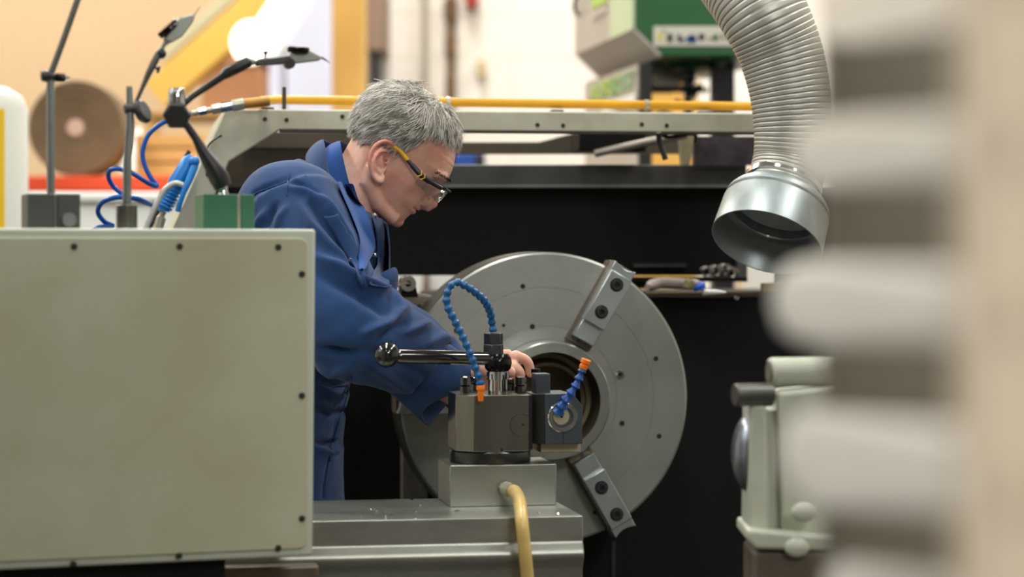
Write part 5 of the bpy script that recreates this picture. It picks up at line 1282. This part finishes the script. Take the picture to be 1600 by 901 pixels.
MB().lathe([(0, -.002), (r0 - .004, -.002), (r0 - .004, .0), (0, .0)], c0, dirv, 48).build('damper', M_['collar'], dt)

# ------------------------------------------------------------------ steady rest at the right
Ys = 3.05
def S(px, py, d=0.0): return P(px, py, Ys + d)
st_ = thing('steady_rest', 'pale cream cast steady rest with a steel pin and domed cap below the duct', 'steady rest', (P(1240, 0, Ys).x, Ys + .03, 0))
px_ = lambda n_: n_ * Ys / FP
MB().cyl(S(1202, 581, .03), S(1345, 579, .06), px_(23), seg=36).build('top_boss', M_['castcream'], st_, bevel=.004)
MB().cyl(S(1200, 581, .0295), S(1204, 581, .03), px_(18), seg=32).build('end_face', M_['cast'], st_, bevel=.001)
MB().cyl(S(1148, 617, -.005), S(1206, 616, .01), px_(18), seg=32).build('pin', M_['rodd'], st_, bevel=.002)
MB().prism([S(1214, 612, .0), S(1340, 600, .02), S(1340, 840, .02), S(1222, 838, .0)], (0, .08, 0)).build('body', M_['castcream'], st_, bevel=.006, bseg=3)
MB().prism([S(1172, 634, -.005), S(1198, 634, -.005), S(1202, 838, -.005), S(1170, 838, -.005)], (0, .1, 0)).build('flange', M_['castcream'], st_, bevel=.004, bseg=3)
MB().prism([S(1197, 640, .02), S(1222, 640, .02), S(1222, 836, .02), S(1197, 836, .02)], (0, .07, 0)).build('web', M_['castcream'], st_, bevel=.002)
MB().ball(S(1173, 708, .046), px_(63), 32, 20, sc=(.48, .72, 1)).build('domed_cap', M_['steelblue'], st_)
MB().prism([S(1168, 826, -.03), S(1342, 842, -.02), S(1342, 862, -.02), S(1180, 858, -.03), S(1168, 842, -.03)], (0, .15, 0)).build('base_ledge', M_['castcream'], st_, bevel=.005, bseg=3)
for a, b_ in ((1255, 800), (1245, 855)):
    MB().ball(S(a, b_, -.03), px_(17), 16, 10, sc=(1.15, .6, .9)).build('bolt_head', M_['castcream'], st_)
MB().box((S(1174, 0).x, Ys - .02, 0), (S(1345, 0).x, Ys + .11, S(0, 858).z)).build('pedestal', mat('pedestal_brown', (88, 76, 64), .55, .1, .15, 6), st_, bevel=.006)

# ------------------------------------------------------------------ the finned column close to the camera
Yc = 1.2
fc = thing('parts_column', 'out of focus tan column with stacked rounded cream arms close to the camera', 'column', (.24, .9, 0))
xcol = P(1494, 0, .76).x
MB().prism([(xcol, .76, 0), (.40, .74, 0), (.40, .90, 0), (P(1494, 0, .90).x, .90, 0)], (0, 0, 2.3)).build('post', M_['fortan'], fc, bevel=.006, bseg=3)
MB().prism([(P(1296, 0, 1.34).x, 1.34, 0), (P(1540, 0, 1.34).x, 1.34, 0), (P(1540, 0, 1.34).x, 1.38, 0), (P(1296, 0, 1.34).x, 1.38, 0)], (0, 0, 2.3)).build('back_panel', M_['foregrey'], fc, bevel=.006)
for k, cpy in enumerate((-14, 236, 474, 722, 968)):
    tip = P((1296, 1256, 1224, 1238, 1310)[k], cpy, 1.24)
    hh = (.026, .0205, .024, .027, .028)[k]
    xa_, xb_ = tip.x, P(1560, 0, .80).x
    zc_ = tip.z
    mb = MB(); n = 14
    R = []
    for i in range(n + 1):
        t = i / n; x = xa_ + (xb_ - xa_) * t
        e = min(1, math.sqrt(max(0, 1 - (1 - min(1, t / .3)) ** 2)))
        w0 = 1.275 - .46 * t; dep = .13 * (.25 + .75 * e); h2 = hh * (.12 + .88 * e) * (1 - .5 * t)
        row = []
        for jj in range(20):
            a = 2 * PI * jj / 20; zc_ = tip.z + (tip.z - ZC) * (-.32 * t)
            ca, sa_ = math.cos(a), math.sin(a)
            row.append((x, w0 + math.copysign(abs(ca) ** .7, ca) * dep / 2, zc_ + math.copysign(abs(sa_) ** .7, sa_) * h2))
        R.append(row)
    mb.rings(R).build('arm', M_['forcream'], fc, smooth=60)

# ------------------------------------------------------------------ light
def area(name, loc, rot, size, sy, power, col=(1, 1, 1)):
    l = bpy.data.lights.new(name, 'AREA'); l.shape = 'RECTANGLE'; l.size = size; l.size_y = sy; l.energy = power; l.color = col
    o = bpy.data.objects.new(name, l); COL.objects.link(o); o.location = loc; o.rotation_euler = rot; return o
for i, x in enumerate((-3.4, -.4, 2.6)):
    for j, y in enumerate((-1.3, 3.0, 6.0, 9.0)):
        area('ceiling_lamp', (x, y, 5.0), (0, 0, 0), .5, 2.2, ((14, 78, 90, 105) if i == 0 else (18 if i == 1 else 60, 78, 92, 128))[j], (1, .965, .91) if j > 1 else (.985, 1, .975))
area('column_fill_light', (1.3, -.9, 3.2), (math.radians(48), 0, math.radians(34)), .7, .7, 52, (1, .98, .94))  # unseen fill light, added to brighten the column near the camera
area('roof_window', (-4.6, 2.2, 4.6), (0, math.radians(-52), 0), 2.6, 3.2, 70, (.93, .97, 1))
w = bpy.data.worlds.new('world'); scene.world = w; w.use_nodes = True
w.node_tree.nodes['Background'].inputs[0].default_value = (.9, .95, 1, 1); w.node_tree.nodes['Background'].inputs[1].default_value = .01

cam = bpy.data.cameras.new('camera'); co = bpy.data.objects.new('camera', cam); COL.objects.link(co); scene.camera = co
co.location = CAM; co.rotation_euler = (PI / 2, 0, 0)
cam.sensor_fit = 'HORIZONTAL'; cam.sensor_width = 36; cam.lens = 36 * FP / 1600; cam.shift_y = -(450.5 - HZ) / 1600
cam.clip_start = .05; cam.clip_end = 60
cam.dof.use_dof = True; cam.dof.focus_distance = 3.78; cam.dof.aperture_fstop = 2.8
vs = scene.view_settings
vs.view_transform = 'Standard'; vs.look = 'None'; vs.gamma = 1; vs.exposure = 0.0; vs.use_curve_mapping = False
scene.display_settings.display_device = 'sRGB'
